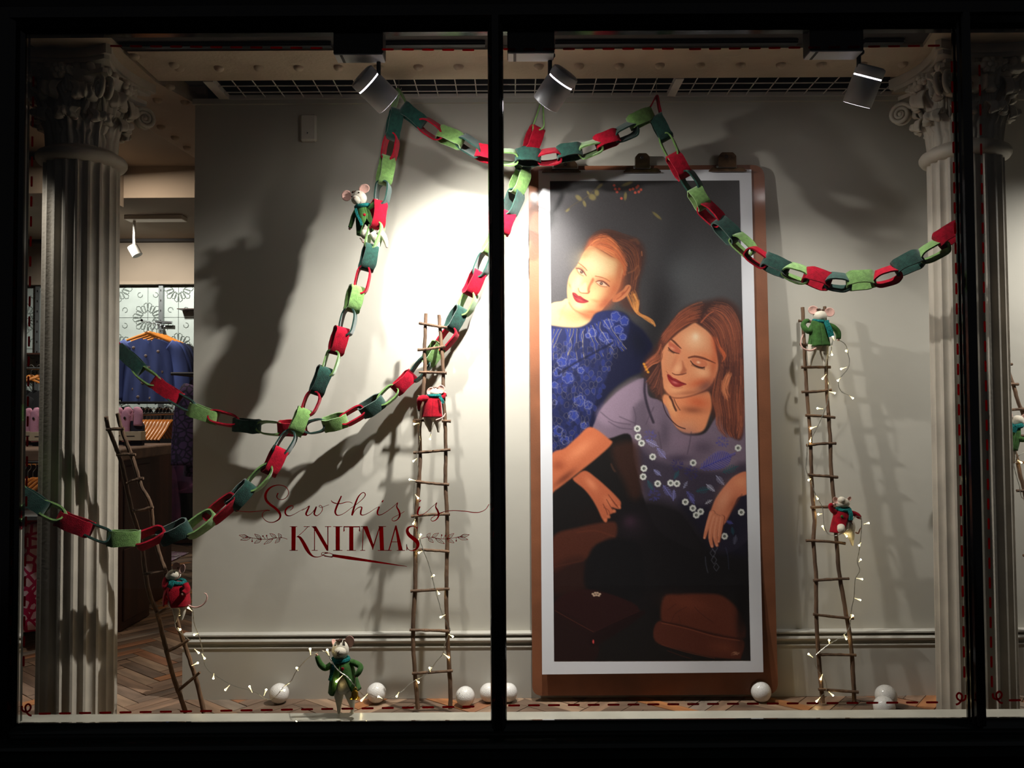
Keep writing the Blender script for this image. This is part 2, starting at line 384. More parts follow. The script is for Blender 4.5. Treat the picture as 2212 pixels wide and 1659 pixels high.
    hair(F([(470, 400), (560, 240), (720, 180), (900, 300), (1100, 560)]), F([(560, 370), (700, 410), (850, 500), (960, 590), (1040, 800)]), 170, [(206, 112, 66), (176, 86, 54), (120, 62, 46), (226, 138, 82)], 1.0, .55)
    hair(F([(900, 200), (1150, 280), (1270, 480), (1250, 800), (1180, 1100)]), F([(960, 400), (1080, 560), (1130, 760), (1120, 900), (1080, 1150)]), 110, [(96, 56, 44), (60, 40, 40), (140, 80, 52)], 1.0, .5)
    hair(F([(1060, 1080), (1120, 1220), (1200, 1340), (1330, 1440), (1490, 1550)]), F([(1190, 1020), (1250, 1180), (1240, 1350), (1400, 1430), (1490, 1530)]), 90, [(196, 122, 62), (150, 88, 50), (226, 160, 90)], 1.3, .6, .8)
    stroke(F([(1170, 1080), (1235, 1200), (1225, 1340), (1180, 1300)]), 2.6, (206, 138, 76), .8)
    stroke(F([(1290, 1400), (1400, 1440), (1460, 1480), (1490, 1550)]), 3.4, (196, 132, 76), .8)
    stroke(F([(1130, 270), (1200, 262), (1240, 310)]), 5, (120, 72, 50), .6, 3)
    stroke(F([(1290, 440), (1295, 500)]), 2.4, (170, 104, 70), .7)
    stroke(F([(1090, 760), (1180, 720), (1240, 650), (1250, 760), (1200, 850)]), 2.5, (150, 92, 62), .6, 1.5)
    tone[0] = .77
    hair(F([(520, 230), (640, 140), (800, 120), (980, 170), (1180, 240)]), F([(560, 250), (700, 190), (860, 200), (1020, 240), (1200, 290)]), 60, [(110, 62, 46), (80, 50, 42)], .8, .5, 3)
    # shoulder and neck
    poly(F([(-80, 1240), (100, 1175), (200, 1140), (500, 1250), (640, 1320), (600, 1480), (480, 1560), (280, 1590), (-80, 1580)]), (250, 214, 156), 1.5)
    poly(F([(60, 1330), (180, 1300), (330, 1330), (560, 1370), (620, 1400), (520, 1450), (380, 1480), (200, 1470)]), (240, 186, 128), 9, .8)
    poly(F([(380, 1360), (560, 1380), (640, 1350), (600, 1440), (480, 1450)]), (200, 96, 60), 8, .75)
    stroke(F([(150, 1240), (100, 1330), (70, 1450)]), 3, (236, 176, 120), .5, 3)
    # ear
    poly(F([(1010, 1010), (1060, 945), (1115, 940), (1132, 985), (1090, 1075), (1010, 1150), (920, 1190), (855, 1180), (870, 1110), (940, 1060)]), (236, 146, 98), 1.5)
    stroke(F([(1100, 965), (1060, 1030), (990, 1100), (920, 1150)]), 2.2, (176, 84, 56), .8); blob(P1(1010, 1060, F), 6, 2.6, -40, (150, 66, 46), .7)
    # face
    poly(F([(500, 362), (420, 460), (370, 560), (320, 650), (260, 720), (212, 800), (186, 900), (176, 1010), (182, 1120), (205, 1200), (250, 1275), (330, 1335), (420, 1368), (520, 1382), (610, 1368), (690, 1320), (760, 1240), (820, 1170), (880, 1110), (940, 1010), (975, 920), (1000, 800), (1015, 700), (990, 620), (930, 555), (830, 515), (730, 455), (640, 400), (570, 365)]), (248, 190, 132), 1.6)
    blob(P1(600, 640, F), 46, 34, 20, (255, 230, 176), .95); blob(P1(440, 480, F), 14, 10, -40, (232, 150, 92), .5); stroke(F([(470, 400), (600, 385), (740, 470), (860, 530), (960, 590), (1010, 690)]), 6, (206, 112, 66), .55, 5); blob(P1(345, 900, F), 12, 28, 10, (255, 240, 176), .9)
    blob(P1(560, 1100, F), 34, 24, 0, (255, 226, 160), .75); blob(P1(350, 1240, F), 17, 11, 20, (255, 240, 180), .85); blob(P1(270, 1000, F), 7, 22, 0, (255, 236, 176), .7)
    blob(P1(960, 760, F), 12, 46, 5, (206, 108, 68), .7); blob(P1(880, 1000, F), 20, 36, 30, (208, 108, 68), .85); blob(P1(740, 1210, F), 28, 16, -42, (190, 88, 56), .8)
    blob(P1(560, 1345, F), 34, 7, 0, (206, 110, 70), .8); blob(P1(620, 1180, F), 16, 4, 15, (226, 146, 92), .6); blob(P1(215, 940, F), 3, 9, -20, (216, 134, 88), .7)
    blob(P1(830, 880, F), 20, 16, 0, (228, 138, 88), .6); stroke(F([(205, 1200), (260, 1285), (340, 1340), (440, 1372), (560, 1380), (660, 1340)]), 2.2, (190, 96, 62), .6, 2)
    # brows, eyes, nose, mouth
    stroke(F([(345, 605, 1.4), (395, 640, 1.8), (445, 685, 2.0), (475, 720, 1.5)]), 2, (176, 92, 58), .85)
    stroke(F([(600, 805, 1.8), (680, 820, 2.1), (760, 850, 1.7), (815, 885, 1.2)]), 2, (176, 92, 58), .85)
    blob(P1(375, 715, F), 12, 9, 42, (206, 104, 72), .8); blob(P1(690, 890, F), 16, 9, 22, (214, 112, 76), .75)
    for pts, ir in (([(330, 702), (358, 700), (400, 722), (436, 765), (450, 796), (402, 776), (354, 745)], (394, 742)), ([(620, 896), (652, 884), (708, 892), (752, 928), (772, 952), (710, 944), (652, 926)], (688, 914))):
        poly(F(pts), (236, 200, 166), .8); blob(P1(*ir, F), 3.9, 3.7, 0, (84, 48, 38), 1., 3); blob((P1(*ir, F)[0] - .2, P1(*ir, F)[1] - .3), 1.1, 1.1, 0, (255, 240, 220), .9, 2)
    stroke(F([(312, 686, 2.2), (355, 692, 2.4), (408, 718, 2.6), (446, 772, 2.), (466, 800, 1.)]), 2, (110, 52, 40), .9); stroke(F([(325, 700), (360, 770), (420, 800)]), 1.1, (170, 88, 66), .7)
    stroke(F([(604, 890, 1.4), (650, 874, 2.2), (713, 884, 2.8), (770, 924, 3.2), (806, 958, 2.2)]), 2, (110, 52, 40), .9); stroke(F([(620, 910), (680, 955), (770, 968)]), 1.3, (160, 80, 60), .7)
    poly(F([(560, 830), (520, 900), (480, 1000), (500, 1055), (515, 1010), (530, 950), (580, 870)]), (196, 104, 66), 2.5, .8)
    poly(F([(455, 900), (400, 940), (350, 990), (365, 1040), (420, 1060), (460, 1055), (470, 980)]), (255, 232, 172), 2.5, .9)
    stroke(F([(345, 985, 1.2), (352, 1020, 1.6), (380, 1050, 1.8), (430, 1058, 2.2), (490, 1058, 3.0), (512, 1030, 2.2)]), 2, (188, 88, 60), .85, 1)
    poly(F([(255, 1052), (300, 1055), (345, 1095), (375, 1100), (430, 1140), (498, 1180), (440, 1205), (370, 1205), (310, 1180), (270, 1120)]), (176, 46, 52), 1.0)
    stroke(F([(262, 1075), (320, 1120), (380, 1145), (495, 1182)]), 1.2, (110, 24, 34), .85); blob(P1(370, 1160, F), 9, 3.6, 28, (222, 96, 92), .8)
    tone[0] = .84
    # blue lace dress
    poly(A([(-60, 1020), (38, 1032), (130, 1045), (230, 1045), (300, 1010), (345, 950), (430, 930), (540, 945), (600, 1010), (680, 1080), (740, 1200), (700, 1330), (560, 1400), (420, 1520), (350, 1700), (160, 1900), (-40, 1990)]), (25, 27, 58), 5)
    poly(A([(-60, 1020), (38, 1032), (130, 1045), (230, 1045), (300, 1010), (345, 950), (430, 930), (530, 945), (575, 1010), (560, 1110), (480, 1200), (420, 1380), (340, 1560), (250, 1800), (-40, 1990)]), (34, 40, 88), 3)
    blob(P1(640, 1150, A), 26, 44, -20, (18, 20, 38), .8)
    fl = [(480, 970, 26), (540, 1000, 24), (430, 1020, 26), (500, 1060, 24), (320, 1080, 24), (400, 1110, 26), (440, 1150, 20), (530, 1110, 18), (110, 1280, 26), (190, 1290, 26), (80, 1350, 24), (150, 1390, 30), (240, 1340, 18), (230, 1550, 30), (290, 1580, 22), (60, 1440, 18), (190, 1650, 26), (80, 1760, 30), (130, 1820, 24), (260, 1720, 18), (290, 1100, 14), (60, 1560, 14)]
    for x, y, r in fl: blob(P1(x, y, A), r / 1.9, r / 2.2, rs.rand() * 90, (52, 66, 150), .95, 4)
    for k in range(15):
        x0 = 50 + k * 26 + rs.randn() * 4; y0 = 1055 - max(0, k - 8) * 12
        P = [(x0, y0)]
        for j in range(5): P.append((P[-1][0] + rs.randn() * 9 + (k - 5) * 2.5, P[-1][1] + 42))
        stroke(A(P), 3.6, (46, 58, 132), .85); stroke(A([(x + 11, y) for x, y in P]), 1.1, (190, 172, 140), .75)
    sites = [(x, y) for x in range(20, 520, 38) for y in range(1160, 1900, 40)]; sites = [(x + rs.randn() * 9, y + rs.randn() * 9) for x, y in sites]
    for x, y in sites:
        if x > 520 - (y - 1160) * .40: continue
        k = 7; pp_ = [(x + 19 * (1 + .25 * rs.randn()) * math.cos(a) * .8, y + 21 * (1 + .25 * rs.randn()) * math.sin(a)) for a in np.linspace(0, 6.283, k)]; pp_[-1] = pp_[0]
        if rs.rand() < .75: poly(A(pp_[:-1]), (44, 54, 124) if rs.rand() < .6 else (28, 32, 70), 1.2, .7)
        stroke(A(pp_), .8, (164, 150, 130), .45 if rs.rand() < .6 else .1, .6)
    for x, y, r in fl:
        n = 5
        for i in range(n):
            a = i / n * 6.283 + x; c = (x + r * .8 * math.cos(a), y + r * .8 * math.sin(a))
            stroke(A([(c[0] + r * .5 * math.cos(a + s), c[1] + r * .5 * math.sin(a + s)) for s in np.linspace(-1.5, 1.5, 5)]), .9, (186, 176, 176), .6)
    stroke(A([(90, 1360), (200, 1290), (330, 1220), (460, 1150)]), 4, (16, 18, 44), .8, 2)
    tone[0] = 1.
    # ---------------- second woman: back hair
    poly(G([(430, 330), (560, 180), (700, 100), (880, 60), (1080, 30), (1250, 120), (1330, 300), (1420, 700), (1440, 1660), (1240, 1720), (1000, 1700), (900, 1500), (400, 1280), (260, 1330), (120, 1150), (60, 1000), (60, 860), (170, 700), (270, 560), (330, 440)]), (66, 42, 38), 9, .96)
    # neck and chest
    poly(G([(330, 1260), (520, 1290), (760, 1250), (900, 1230), (935, 1400), (900, 1560), (830, 1720), (700, 1760), (560, 1740), (440, 1640), (350, 1480), (305, 1360)]), (226, 140, 96), 3)
    blob(P1(760, 1360, G), 34, 18, 10, (204, 96, 60), .8); blob(P1(690, 1460, G), 30, 10, 5, (120, 62, 44), .6); blob(P1(420, 1420, G), 10, 30, -25, (240, 170, 118), .8); blob(P1(620, 1640, G), 32, 14, 0, (228, 150, 108), .8)
    # lilac top
    poly([(1258, 1000), (1290, 900), (1325, 855), (1360, 830), (1394, 818), (1402, 855), (1425, 865), (1440, 880), (1455, 915), (1475, 937), (1500, 942), (1525, 935), (1545, 905), (1565, 880), (1640, 900), (1640, 1120), (1560, 1200), (1440, 1160), (1400, 1100), (1372, 1000), (1362, 940), (1325, 945), (1290, 960)], (120, 102, 118), 2.5)
    poly(A([(350, 1640), (430, 1540), (520, 1460), (640, 1400), (660, 1480), (640, 1600), (600, 1680), (420, 1720)]), (146, 124, 142), 10, .8)
    poly(B([(560, 0), (640, -40), (660, 100), (740, 200), (700, 340), (580, 200), (560, 110)]), (98, 84, 98), 8, .8)
    blob(P1(890, 220, B), 44, 30, 10, (140, 116, 134), .8); blob(P1(760, 170, B), 14, 40, 0, (84, 72, 86), .7); blob(P1(1010, 260, B), 30, 20, 0, (84, 70, 86), .7); blob(P1(840, 330, B), 40, 12, 0, (70, 58, 76), .8)
    poly(B([(590, 250), (700, 330), (860, 370), (1000, 400), (1160, 400), (1290, 380), (1290, 760), (1120, 840), (950, 760), (850, 660), (640, 590), (600, 450)]), (58, 50, 64), 12, .92)
    poly(B([(850, 600), (1000, 640), (1130, 560), (1290, 560), (1290, 980), (1150, 1000), (1020, 940), (960, 800)]), (30, 27, 42), 12, .9)
    stroke(A([(684, 1400), (680, 1490), (700, 1590), (740, 1700)]), 5.5, (52, 44, 56), .9, 1.5)
    stroke(A([(800, 1545), (830, 1640), (900, 1720), (960, 1745)]), 2.0, (54, 34, 40), .9)
    for P in ([(350, 30), (430, 90), (540, 110)], [(470, 60), (540, 90), (575, 105)], [(560, 0), (575, 60), (572, 110)], [(690, 0), (660, 60), (640, 110)], [(720, 160), (735, 240), (740, 300)], [(930, 160), (920, 230), (905, 300)], [(400, 90), (470, 130), (550, 140)]):
        stroke(B(P), 1.6, (74, 62, 76), .7, 1.5)
    # trousers / dark skirt and seat
    poly(B([(430, 250), (560, 220), (600, 320), (610, 560), (560, 620), (500, 480), (440, 360)]), (58, 34, 27), 12, .85); stroke(B([(418, 365), (430, 395), (442, 410)]), 3, (110, 66, 48), .6, 2)
    blob(P1(330, 700, B), 60, 30, 0, (30, 20, 19), .6)
    poly(B([(450, 640), (620, 590), (850, 640), (960, 760), (1080, 920), (1290, 980), (1290, 1180), (760, 1220), (600, 1300), (260, 1140), (300, 940), (430, 850)]), (24, 21, 23), 14, .95)
    blob(P1(540, 735, B), 17, 15, 0, (78, 48, 66), .9); blob(P1(560, 760, B), 40, 34, 0, (44, 32, 40), .6)
    poly(B([(45, 830), (200, 770), (380, 735), (450, 745), (440, 840), (330, 880), (280, 960), (150, 1010), (45, 1050)]), (84, 42, 30), 5, .95)
    poly(B([(45, 1030), (230, 960), (260, 1100), (230, 1180), (45, 1200)]), (52, 27, 22), 14, .8)
    stroke(B([(200, 800), (320, 790), (440, 830)]), 2, (110, 56, 38), .6, 2); stroke(B([(60, 1020), (150, 1000), (240, 980)]), 2, (104, 54, 38), .5, 2)
    poly(B([(250, 1130), (280, 930), (360, 860), (450, 840), (600, 900), (620, 1200), (400, 1240)]), (20, 18, 20), 6, .95)
    poly(B([(755, 1215), (860, 1200), (1000, 1195), (1130, 1210), (1230, 1300), (1270, 1400), (1265, 1480), (1160, 1470), (980, 1430), (840, 1390), (740, 1370)]), (96, 46, 32), 5, .97)
    poly(B([(720, 1370), (900, 1405), (1080, 1455), (1260, 1490), (1250, 1600), (1220, 1615), (1050, 1600), (880, 1560), (700, 1500)]), (88, 42, 30), 3, .97)
    blob(P1(920, 1260, B), 60, 22, 10, (120, 60, 42), .6); blob(P1(1130, 1540, B), 40, 16, 8, (112, 56, 38), .7); blob(P1(1250, 1350, B), 14, 70, 0, (16, 12, 13), .8)
    stroke(B([(740, 1372), (900, 1408), (1080, 1458), (1240, 1485)]), 2.2, (50, 22, 18), .9); stroke(B([(740, 1382), (900, 1418), (1080, 1470), (1240, 1497)]), 1.4, (146, 80, 56), .7)
    stroke(B([(740, 1520), (900, 1570), (1080, 1610)]), 1.4, (120, 60, 44), .7); stroke(B([(780, 1560), (860, 1590), (930, 1612)]), 1.2, (96, 46, 34), .7)
    for P in ([(800, 1380), (830, 1320), (900, 1280)], [(860, 1380), (850, 1340)], [(950, 1280), (1000, 1330), (1070, 1380)], [(780, 1300), (830, 1260)]): stroke(B(P), 1.2, (60, 28, 22), .7)
    for k in range(10): stroke(B([(1185 + rs.rand() * 40, 1580 + rs.rand() * 14 - k), (1200 + rs.rand() * 40, 1572 + rs.rand() * 10 - k)]), 1., (200, 150, 120), .5)
    poly(B([(50, 1290), (150, 1180), (360, 1180), (600, 1300), (310, 1440)]), (46, 20, 20), 3, .9); poly(B([(50, 1300), (308, 1440), (310, 1620), (50, 1625)]), (38, 19, 19), 2, .9); poly(B([(310, 1440), (600, 1305), (600, 1350), (310, 1530)]), (30, 14, 15), 3, .9)
    stroke(B([(55, 1298), (180, 1370), (305, 1438)]), 1.2, (110, 56, 40), .7); stroke(B([(305, 1438), (450, 1370), (600, 1303)]), 1.0, (70, 30, 28), .7)
    for x, y in ((300, 1195), (315, 1188), (330, 1188), (345, 1195), (322, 1202), (308, 1205), (338, 1205)): blob(P1(x, y, B), 3.2, 2.6, 0, (206, 176, 150), .95, 3)
    blob(P1(303, 1500, B), 2.2, 5, 0, (236, 84, 84), .95, 3)
    # embroidery
    def flower(x, y, r=22):
        for i in range(7):
            a = i / 7 * 6.283; blob(P1(x + r * .62 * math.cos(a), y + r * .62 * math.sin(a), B), r * .16, r * .16, 0, (222, 222, 214), .95, 3)
        blob(P1(x, y, B), r * .15, r * .15, 0, (40, 44, 40), 1., 3); blob(P1(x + 1, y, B), r * .06, r * .06, 0, (200, 200, 190), .9, 2)
    def leaf(x, y, L, a, col, n=7):
        ca, sa = math.cos(math.radians(a)), math.sin(math.radians(a))
        stroke(B([(x, y), (x + L * ca, y + L * sa)]), 1.2, col, .9)
        for i in range(n):
            t = (i + .5) / n; px, py = x + L * t * ca, y + L * t * sa; w = L * .28 * math.sin(3.14 * min(1, t + .12))
            for s in (-1, 1):
                b = math.radians(a + s * 52); stroke(B([(px, py), (px + w * math.cos(b), py + w * math.sin(b))]), 1.3, col, .85)
    for x, y, r, c in ((665, 180, 34, (84, 80, 160)), (1130, 225, 34, (78, 74, 150)), (930, 420, 40, (50, 46, 110)), (840, 370, 34, (46, 42, 100)), (690, 560, 36, (66, 66, 140))):
        for i in range(50):
            a = rs.rand() * 6.28; q = r * rs.rand() ** .5
            stroke(B([(x + q * math.cos(a), y + q * math.sin(a)), (x + (q + 9) * math.cos(a), y + (q + 9) * math.sin(a))]), 1., c, .75)
    leaf(985, 395, 250, -24, (88, 86, 176), 18); leaf(1000, 390, 230, -22, (60, 58, 136), 14)
    leaf(640, 210, 90, 28, (170, 166, 220)); leaf(710, 260, 90, 50, (150, 146, 210)); leaf(750, 500, 90, 55, (120, 120, 190)); leaf(1140, 500, 80, -130, (160, 160, 190)); leaf(1080, 540, 70, -140, (190, 190, 210))
    leaf(900, 540, 80, 50, (96, 96, 170)); leaf(820, 530, 70, 95, (130, 128, 190)); leaf(960, 540, 90, -10, (40, 92, 100)); leaf(1130, 420, 110, -22, (36, 88, 92)); leaf(820, 460, 60, -60, (40, 86, 96)); leaf(650, 470, 70, 60, (44, 90, 100)); leaf(1100, 560, 60, 80, (38, 84, 92)); leaf(1190, 770, 50, 80, (34, 70, 84)); leaf(1205, 880, 60, -80, (90, 90, 110)); leaf(1150, 730, 50, 20, (80, 78, 150)); leaf(690, 400, 60, 40, (140, 140, 190)); leaf(1020, 620, 50, -30, (200, 200, 210), 4)
    leaf(880, 520, 50, -60, (150, 150, 180), 4); leaf(920, 570, 60, 60, (110, 108, 180), 5)
    for x, y in ((585, 137), (590, 190), (612, 230), (683, 318), (627, 392), (622, 445), (715, 490), (798, 486), (838, 490), (942, 357), (1230, 263), (892, 608), (940, 648), (990, 670), (962, 692), (1143, 828), (1250, 675)): flower(x, y)
    for x, y in ((1068, 935), (1075, 980), (1090, 1025), (1080, 905)):
        P = [(x, y - 26), (x + 18, y), (x, y + 26), (x - 18, y), (x, y - 26)]; stroke(B(P), 1.3, (104, 106, 118), .7, sm=False)
    stroke(B([(1020, 960), (1024, 1010), (1036, 1060)]), 2.4, (90, 94, 110), .5); stroke(B([(1150, 900), (1165, 960), (1170, 1040)]), 1.2, (74, 80, 110), .6)
    # left arm (reaching down left), her far hand, near hand
    sk = (206, 112, 74)
    poly(B([(285, 125), (400, 200), (420, 235), (330, 320), (230, 400), (140, 470), (60, 530), (30, 540), (30, 310), (120, 260), (200, 190)]), (196, 106, 70), 3)
    blob(P1(220, 270, B), 42, 15, -38, (226, 138, 96), .85); blob(P1(80, 370, B), 18, 14, 0, (150, 72, 46), .7); blob(P1(120, 450, B), 34, 9, -38, (96, 46, 32), .7)
    poly(B([(190, 440), (250, 405), (320, 450), (400, 520), (450, 570), (480, 610), (465, 650), (420, 640), (440, 670), (405, 690), (385, 735), (360, 715), (330, 650), (290, 580), (240, 520), (175, 465)]), (186, 98, 66), 2.5)
    blob(P1(290, 490, B), 22, 10, 50, (226, 138, 98), .8); blob(P1(400, 600, B), 16, 10, 45, (214, 124, 86), .7)
    for P_ in ([(400, 560), (430, 600), (462, 640)], [(388, 590), (410, 630), (432, 664)], [(366, 620), (386, 660), (398, 700)]): stroke(B(P_), 1.8, (112, 54, 38), .75)
    for x, y in ((470, 640), (438, 664), (402, 700), (380, 722)): blob(P1(x, y, B), 5, 4, 50, (206, 116, 80), .85, 2)
    stroke(B([(420, 590), (440, 620), (465, 645)]), 1.6, (120, 58, 40), .7); stroke(B([(370, 640), (400, 660), (410, 690)]), 1.6, (120, 58, 40), .7)
    poly(B([(1290, 420), (1210, 440), (1150, 500), (1090, 580), (1060, 650), (1046, 700), (1060, 740), (1110, 765), (1150, 740), (1200, 640), (1230, 580), (1290, 550)]), (214, 126, 92), 2.0)
    for P_ in ([(1062, 680, 14), (1042, 740, 12), (1026, 790, 9), (1014, 838, 6)], [(1080, 700, 14), (1058, 780, 12), (1052, 840, 10), (1062, 892, 7)], [(1100, 710, 14), (1084, 790, 12), (1082, 840, 10), (1094, 886, 7)], [(1124, 710, 13), (1114, 780, 11), (1108, 825, 9), (1104, 862, 6)]):
        stroke(B([(a + 5, b, c * .9) for a, b, c in P_]), 10, (120, 58, 42), .8, 1.2); stroke(B([(a, b, c * .86) for a, b, c in P_]), 10, (216, 130, 96), 1., .8); stroke(B([(a - 5, b, c * .3) for a, b, c in P_[:3]]), 3, (236, 160, 124), .6, 1)
        blob(P1(P_[-1][0], P_[-1][1], B), 1.6, 2.4, 10, (232, 170, 144), .8, 2)
    blob(P1(1130, 600, B), 18, 44, 25, (236, 160, 124), .7); blob(P1(1250, 480, B), 20, 16, 0, (236, 154, 112), .7); blob(P1(1195, 620, B), 10, 26, 30, (160, 84, 58), .55)
    stroke(B([(1255, 560), (1200, 640), (1152, 730)]), 2.5, (120, 60, 44), .6, 1.5)
    # second woman: face
    poly(G([(700, 345), (620, 400), (520, 460), (420, 550), (350, 620), (305, 700), (288, 800), (292, 900), (300, 1010), (310, 1120), (330, 1200), (380, 1265), (450, 1300), (540, 1300), (640, 1280), (760, 1255), (860, 1200), (940, 1120), (990, 1030), (1020, 930), (1010, 800), (985, 680), (960, 560), (900, 470), (820, 400), (750, 350)]), (222, 142, 100), 2)
    blob(P1(720, 560, G), 34, 30, 20, (246, 190, 146), .95); blob(P1(730, 520, G), 9, 10, 0, (255, 226, 190), .8); blob(P1(820, 980, G), 26, 16, 20, (244, 176, 130), .9)
    blob(P1(400, 800, G), 16, 34, 5, (206, 140, 102), .7); blob(P1(480, 1200, G), 24, 14, 20, (234, 164, 118), .9); blob(P1(900, 800, G), 30, 12, 20, (224, 128, 84), .6)
    blob(P1(800, 1110, G), 34, 12, -12, (204, 98, 62), .85); blob(P1(860, 1160, G), 26, 14, -30, (120, 74, 66), .75); blob(P1(960, 900, G), 10, 40, 5, (190, 96, 64), .7); blob(P1(980, 600, G), 10, 40, -8, (196, 86, 54), .75)
    blob(P1(640, 1240, G), 40, 6, -5, (150, 80, 56), .5)
    stroke(G([(330, 1200), (385, 1268), (450, 1302), (560, 1302), (700, 1272), (860, 1210)]), 2.4, (110, 56, 44), .7, 1.6)
    # brows, closed lids, lashes
    stroke(G([(405, 545, 2.6), (450, 580, 4.2), (500, 630, 3.6), (545, 672, 1.6)]), 3, (96, 52, 40), .9)
    stroke(G([(640, 790, 3.2), (720, 775, 4.6), (820, 795, 4.6), (900, 825, 3.2), (985, 862, 1.4)]), 3, (110, 56, 42), .9)
    poly(G([(390, 580), (430, 600), (500, 650), (540, 700), (520, 735), (460, 715), (400, 670), (385, 620)]), (186, 92, 70), 2, .8); blob(P1(430, 668, G), 7, 3, 30, (230, 160, 124), .8)
    poly(G([(680, 800), (760, 800), (850, 830), (880, 880), (830, 920), (760, 905), (700, 860)]), (206, 116, 82), 2, .85); blob(P1(765, 850, G), 5, 3.4, 15, (252, 206, 166), .9)
    stroke(G([(382, 660, 1.8), (410, 695, 2.6), (450, 720, 2.4), (520, 738, 1.4)]), 2, (66, 34, 28), .95)
    stroke(G([(665, 830, 1.8), (700, 875, 2.4), (750, 905, 3.0), (810, 920, 3.2), (845, 912, 2.)]), 2, (66, 34, 28), .95)
    for i in range(11):
        t = i / 10; x, y = 690 + 150 * t, 866 + 50 * math.sin(t * 1.5); stroke(G([(x, y), (x - 8 + 12 * t, y + 26)]), 1., (56, 30, 26), .85)
    for i in range(7):
        t = i / 6; x, y = 388 + 70 * t, 676 + 42 * t; stroke(G([(x, y), (x - 10, y + 20)]), 1., (56, 30, 26), .8)
    # nose and mouth
    poly(G([(545, 740), (520, 810), (470, 880), (430, 940), (430, 985), (480, 1008), (545, 1000), (600, 990), (612, 950), (580, 880), (575, 800)]), (218, 144, 104), 3, .8)
    blob(P1(500, 930, G), 10, 14, 25, (236, 172, 128), .8); poly(G([(560, 830), (590, 900), (615, 960), (560, 1000), (530, 990), (560, 930)]), (168, 92, 64), 3, .8); blob(P1(455, 850, G), 5, 22, 22, (190, 112, 80), .5)
    stroke(G([(430, 985, 1.4), (465, 1005, 2.), (510, 1008, 2.6), (560, 1002, 2.8), (608, 988, 2.)]), 2, (110, 54, 42), .9)
    stroke(G([(352, 960), (372, 985)]), 1.4, (150, 80, 58), .6)
    poly(G([(368, 1000), (400, 1010), (440, 1045), (480, 1060), (540, 1095), (612, 1128), (570, 1145), (520, 1165), (460, 1160), (405, 1110), (372, 1050)]), (150, 44, 44), 1.1)
    stroke(G([(370, 1015), (420, 1060), (480, 1092), (540, 1110), (608, 1130)]), 1.3, (90, 22, 28), .85); blob(P1(465, 1108, G), 9, 3.4, 22, (214, 118, 112), .8); stroke(G([(430, 1165), (500, 1182), (560, 1172)]), 2, (176, 98, 70), .5, 2)
    # front hair
    poly(G([(700, 345), (560, 430), (440, 530), (340, 620), (300, 690), (250, 640), (300, 500), (400, 400), (560, 280), (700, 200), (800, 250), (780, 330)]), (96, 52, 42), 4, .95)
    poly(G([(745, 340), (800, 250), (900, 180), (1050, 150), (1180, 240), (1290, 420), (1330, 700), (1340, 1000), (1340, 1780), (1180, 1800), (1060, 1640), (1000, 1300), (960, 1150), (1030, 940), (1010, 720), (960, 520), (860, 420)]), (80, 48, 44), 4, .95)
    br = [(164, 88, 62), (120, 62, 48), (86, 50, 44), (196, 110, 74)]
    hair(G([(760, 340), (640, 360), (520, 430), (400, 530), (310, 640)]), G([(860, 60), (700, 110), (540, 200), (420, 330), (300, 480)]), 210, br, 1.0, .55)
    hair(G([(790, 330), (880, 420), (960, 520), (1010, 700), (1040, 900)]), G([(950, 80), (1150, 120), (1280, 320), (1330, 600), (1340, 900)]), 230, br, 1.0, .5)
    hair(G([(1010, 900), (965, 1120), (940, 1300), (990, 1500), (1000, 1680), (1100, 1800)]), G([(1340, 800), (1350, 1100), (1340, 1400), (1350, 1600), (1330, 1760), (1300, 1830)]), 260, br, 1.1, .5)
    hair(G([(1120, 980), (1070, 1080), (1060, 1220), (1100, 1340)]), G([(1210, 980), (1170, 1060), (1130, 1180), (1180, 1320)]), 60, [(206, 118, 80), (226, 140, 96)], 1.2, .7)
    hair(G([(290, 600), (240, 720), (130, 820), (60, 900)]), G([(310, 720), (280, 840), (180, 880), (90, 960)]), 70, [(166, 92, 66), (196, 112, 78), (110, 60, 46)], 1.1, .7)
    hair(G([(270, 860), (180, 980), (120, 1060), (80, 1100)]), G([(300, 1000), (310, 1180), (300, 1300), (260, 1340)]), 110, [(110, 62, 50), (150, 88, 66), (80, 48, 44)], 1.1, .6)
    stroke(G([(400, 1290), (430, 1340), (450, 1400), (480, 1465)]), 4, (72, 42, 36), .9, 1); stroke(G([(455, 1320), (480, 1380), (530, 1460)]), 2., (96, 54, 42), .8)
    stroke(G([(960, 195, 1.4), (880, 250, 2.4), (800, 340, 2.8)]), 2.4, (196, 104, 70), .8)
    for i in range(4): blob(P1(70 + i * 17, 870 + i * 34, G), 3.6, 3.0, 30, (222, 146, 52), .9, 3)
    hair(G([(960, 500), (1030, 640), (1090, 780), (1060, 860)]), G([(1010, 560), (1060, 700), (1110, 760), (1090, 840)]), 30, [(206, 100, 62)], 1.2, .6)
    img += rs.randn(H, W, 1) * 2.2
    s = np.clip(img, 0, 255) / 255
    return np.where(s <= .04045, s / 12.92, ((s + .055) / 1.055) ** 2.4)
# ================================================================ THE SETTING
ZS = 1.028 + 1.146            # soffit of the riveted beams, top of the display wall
XWL = P(418, 800, .6).x       # free end of the display wall
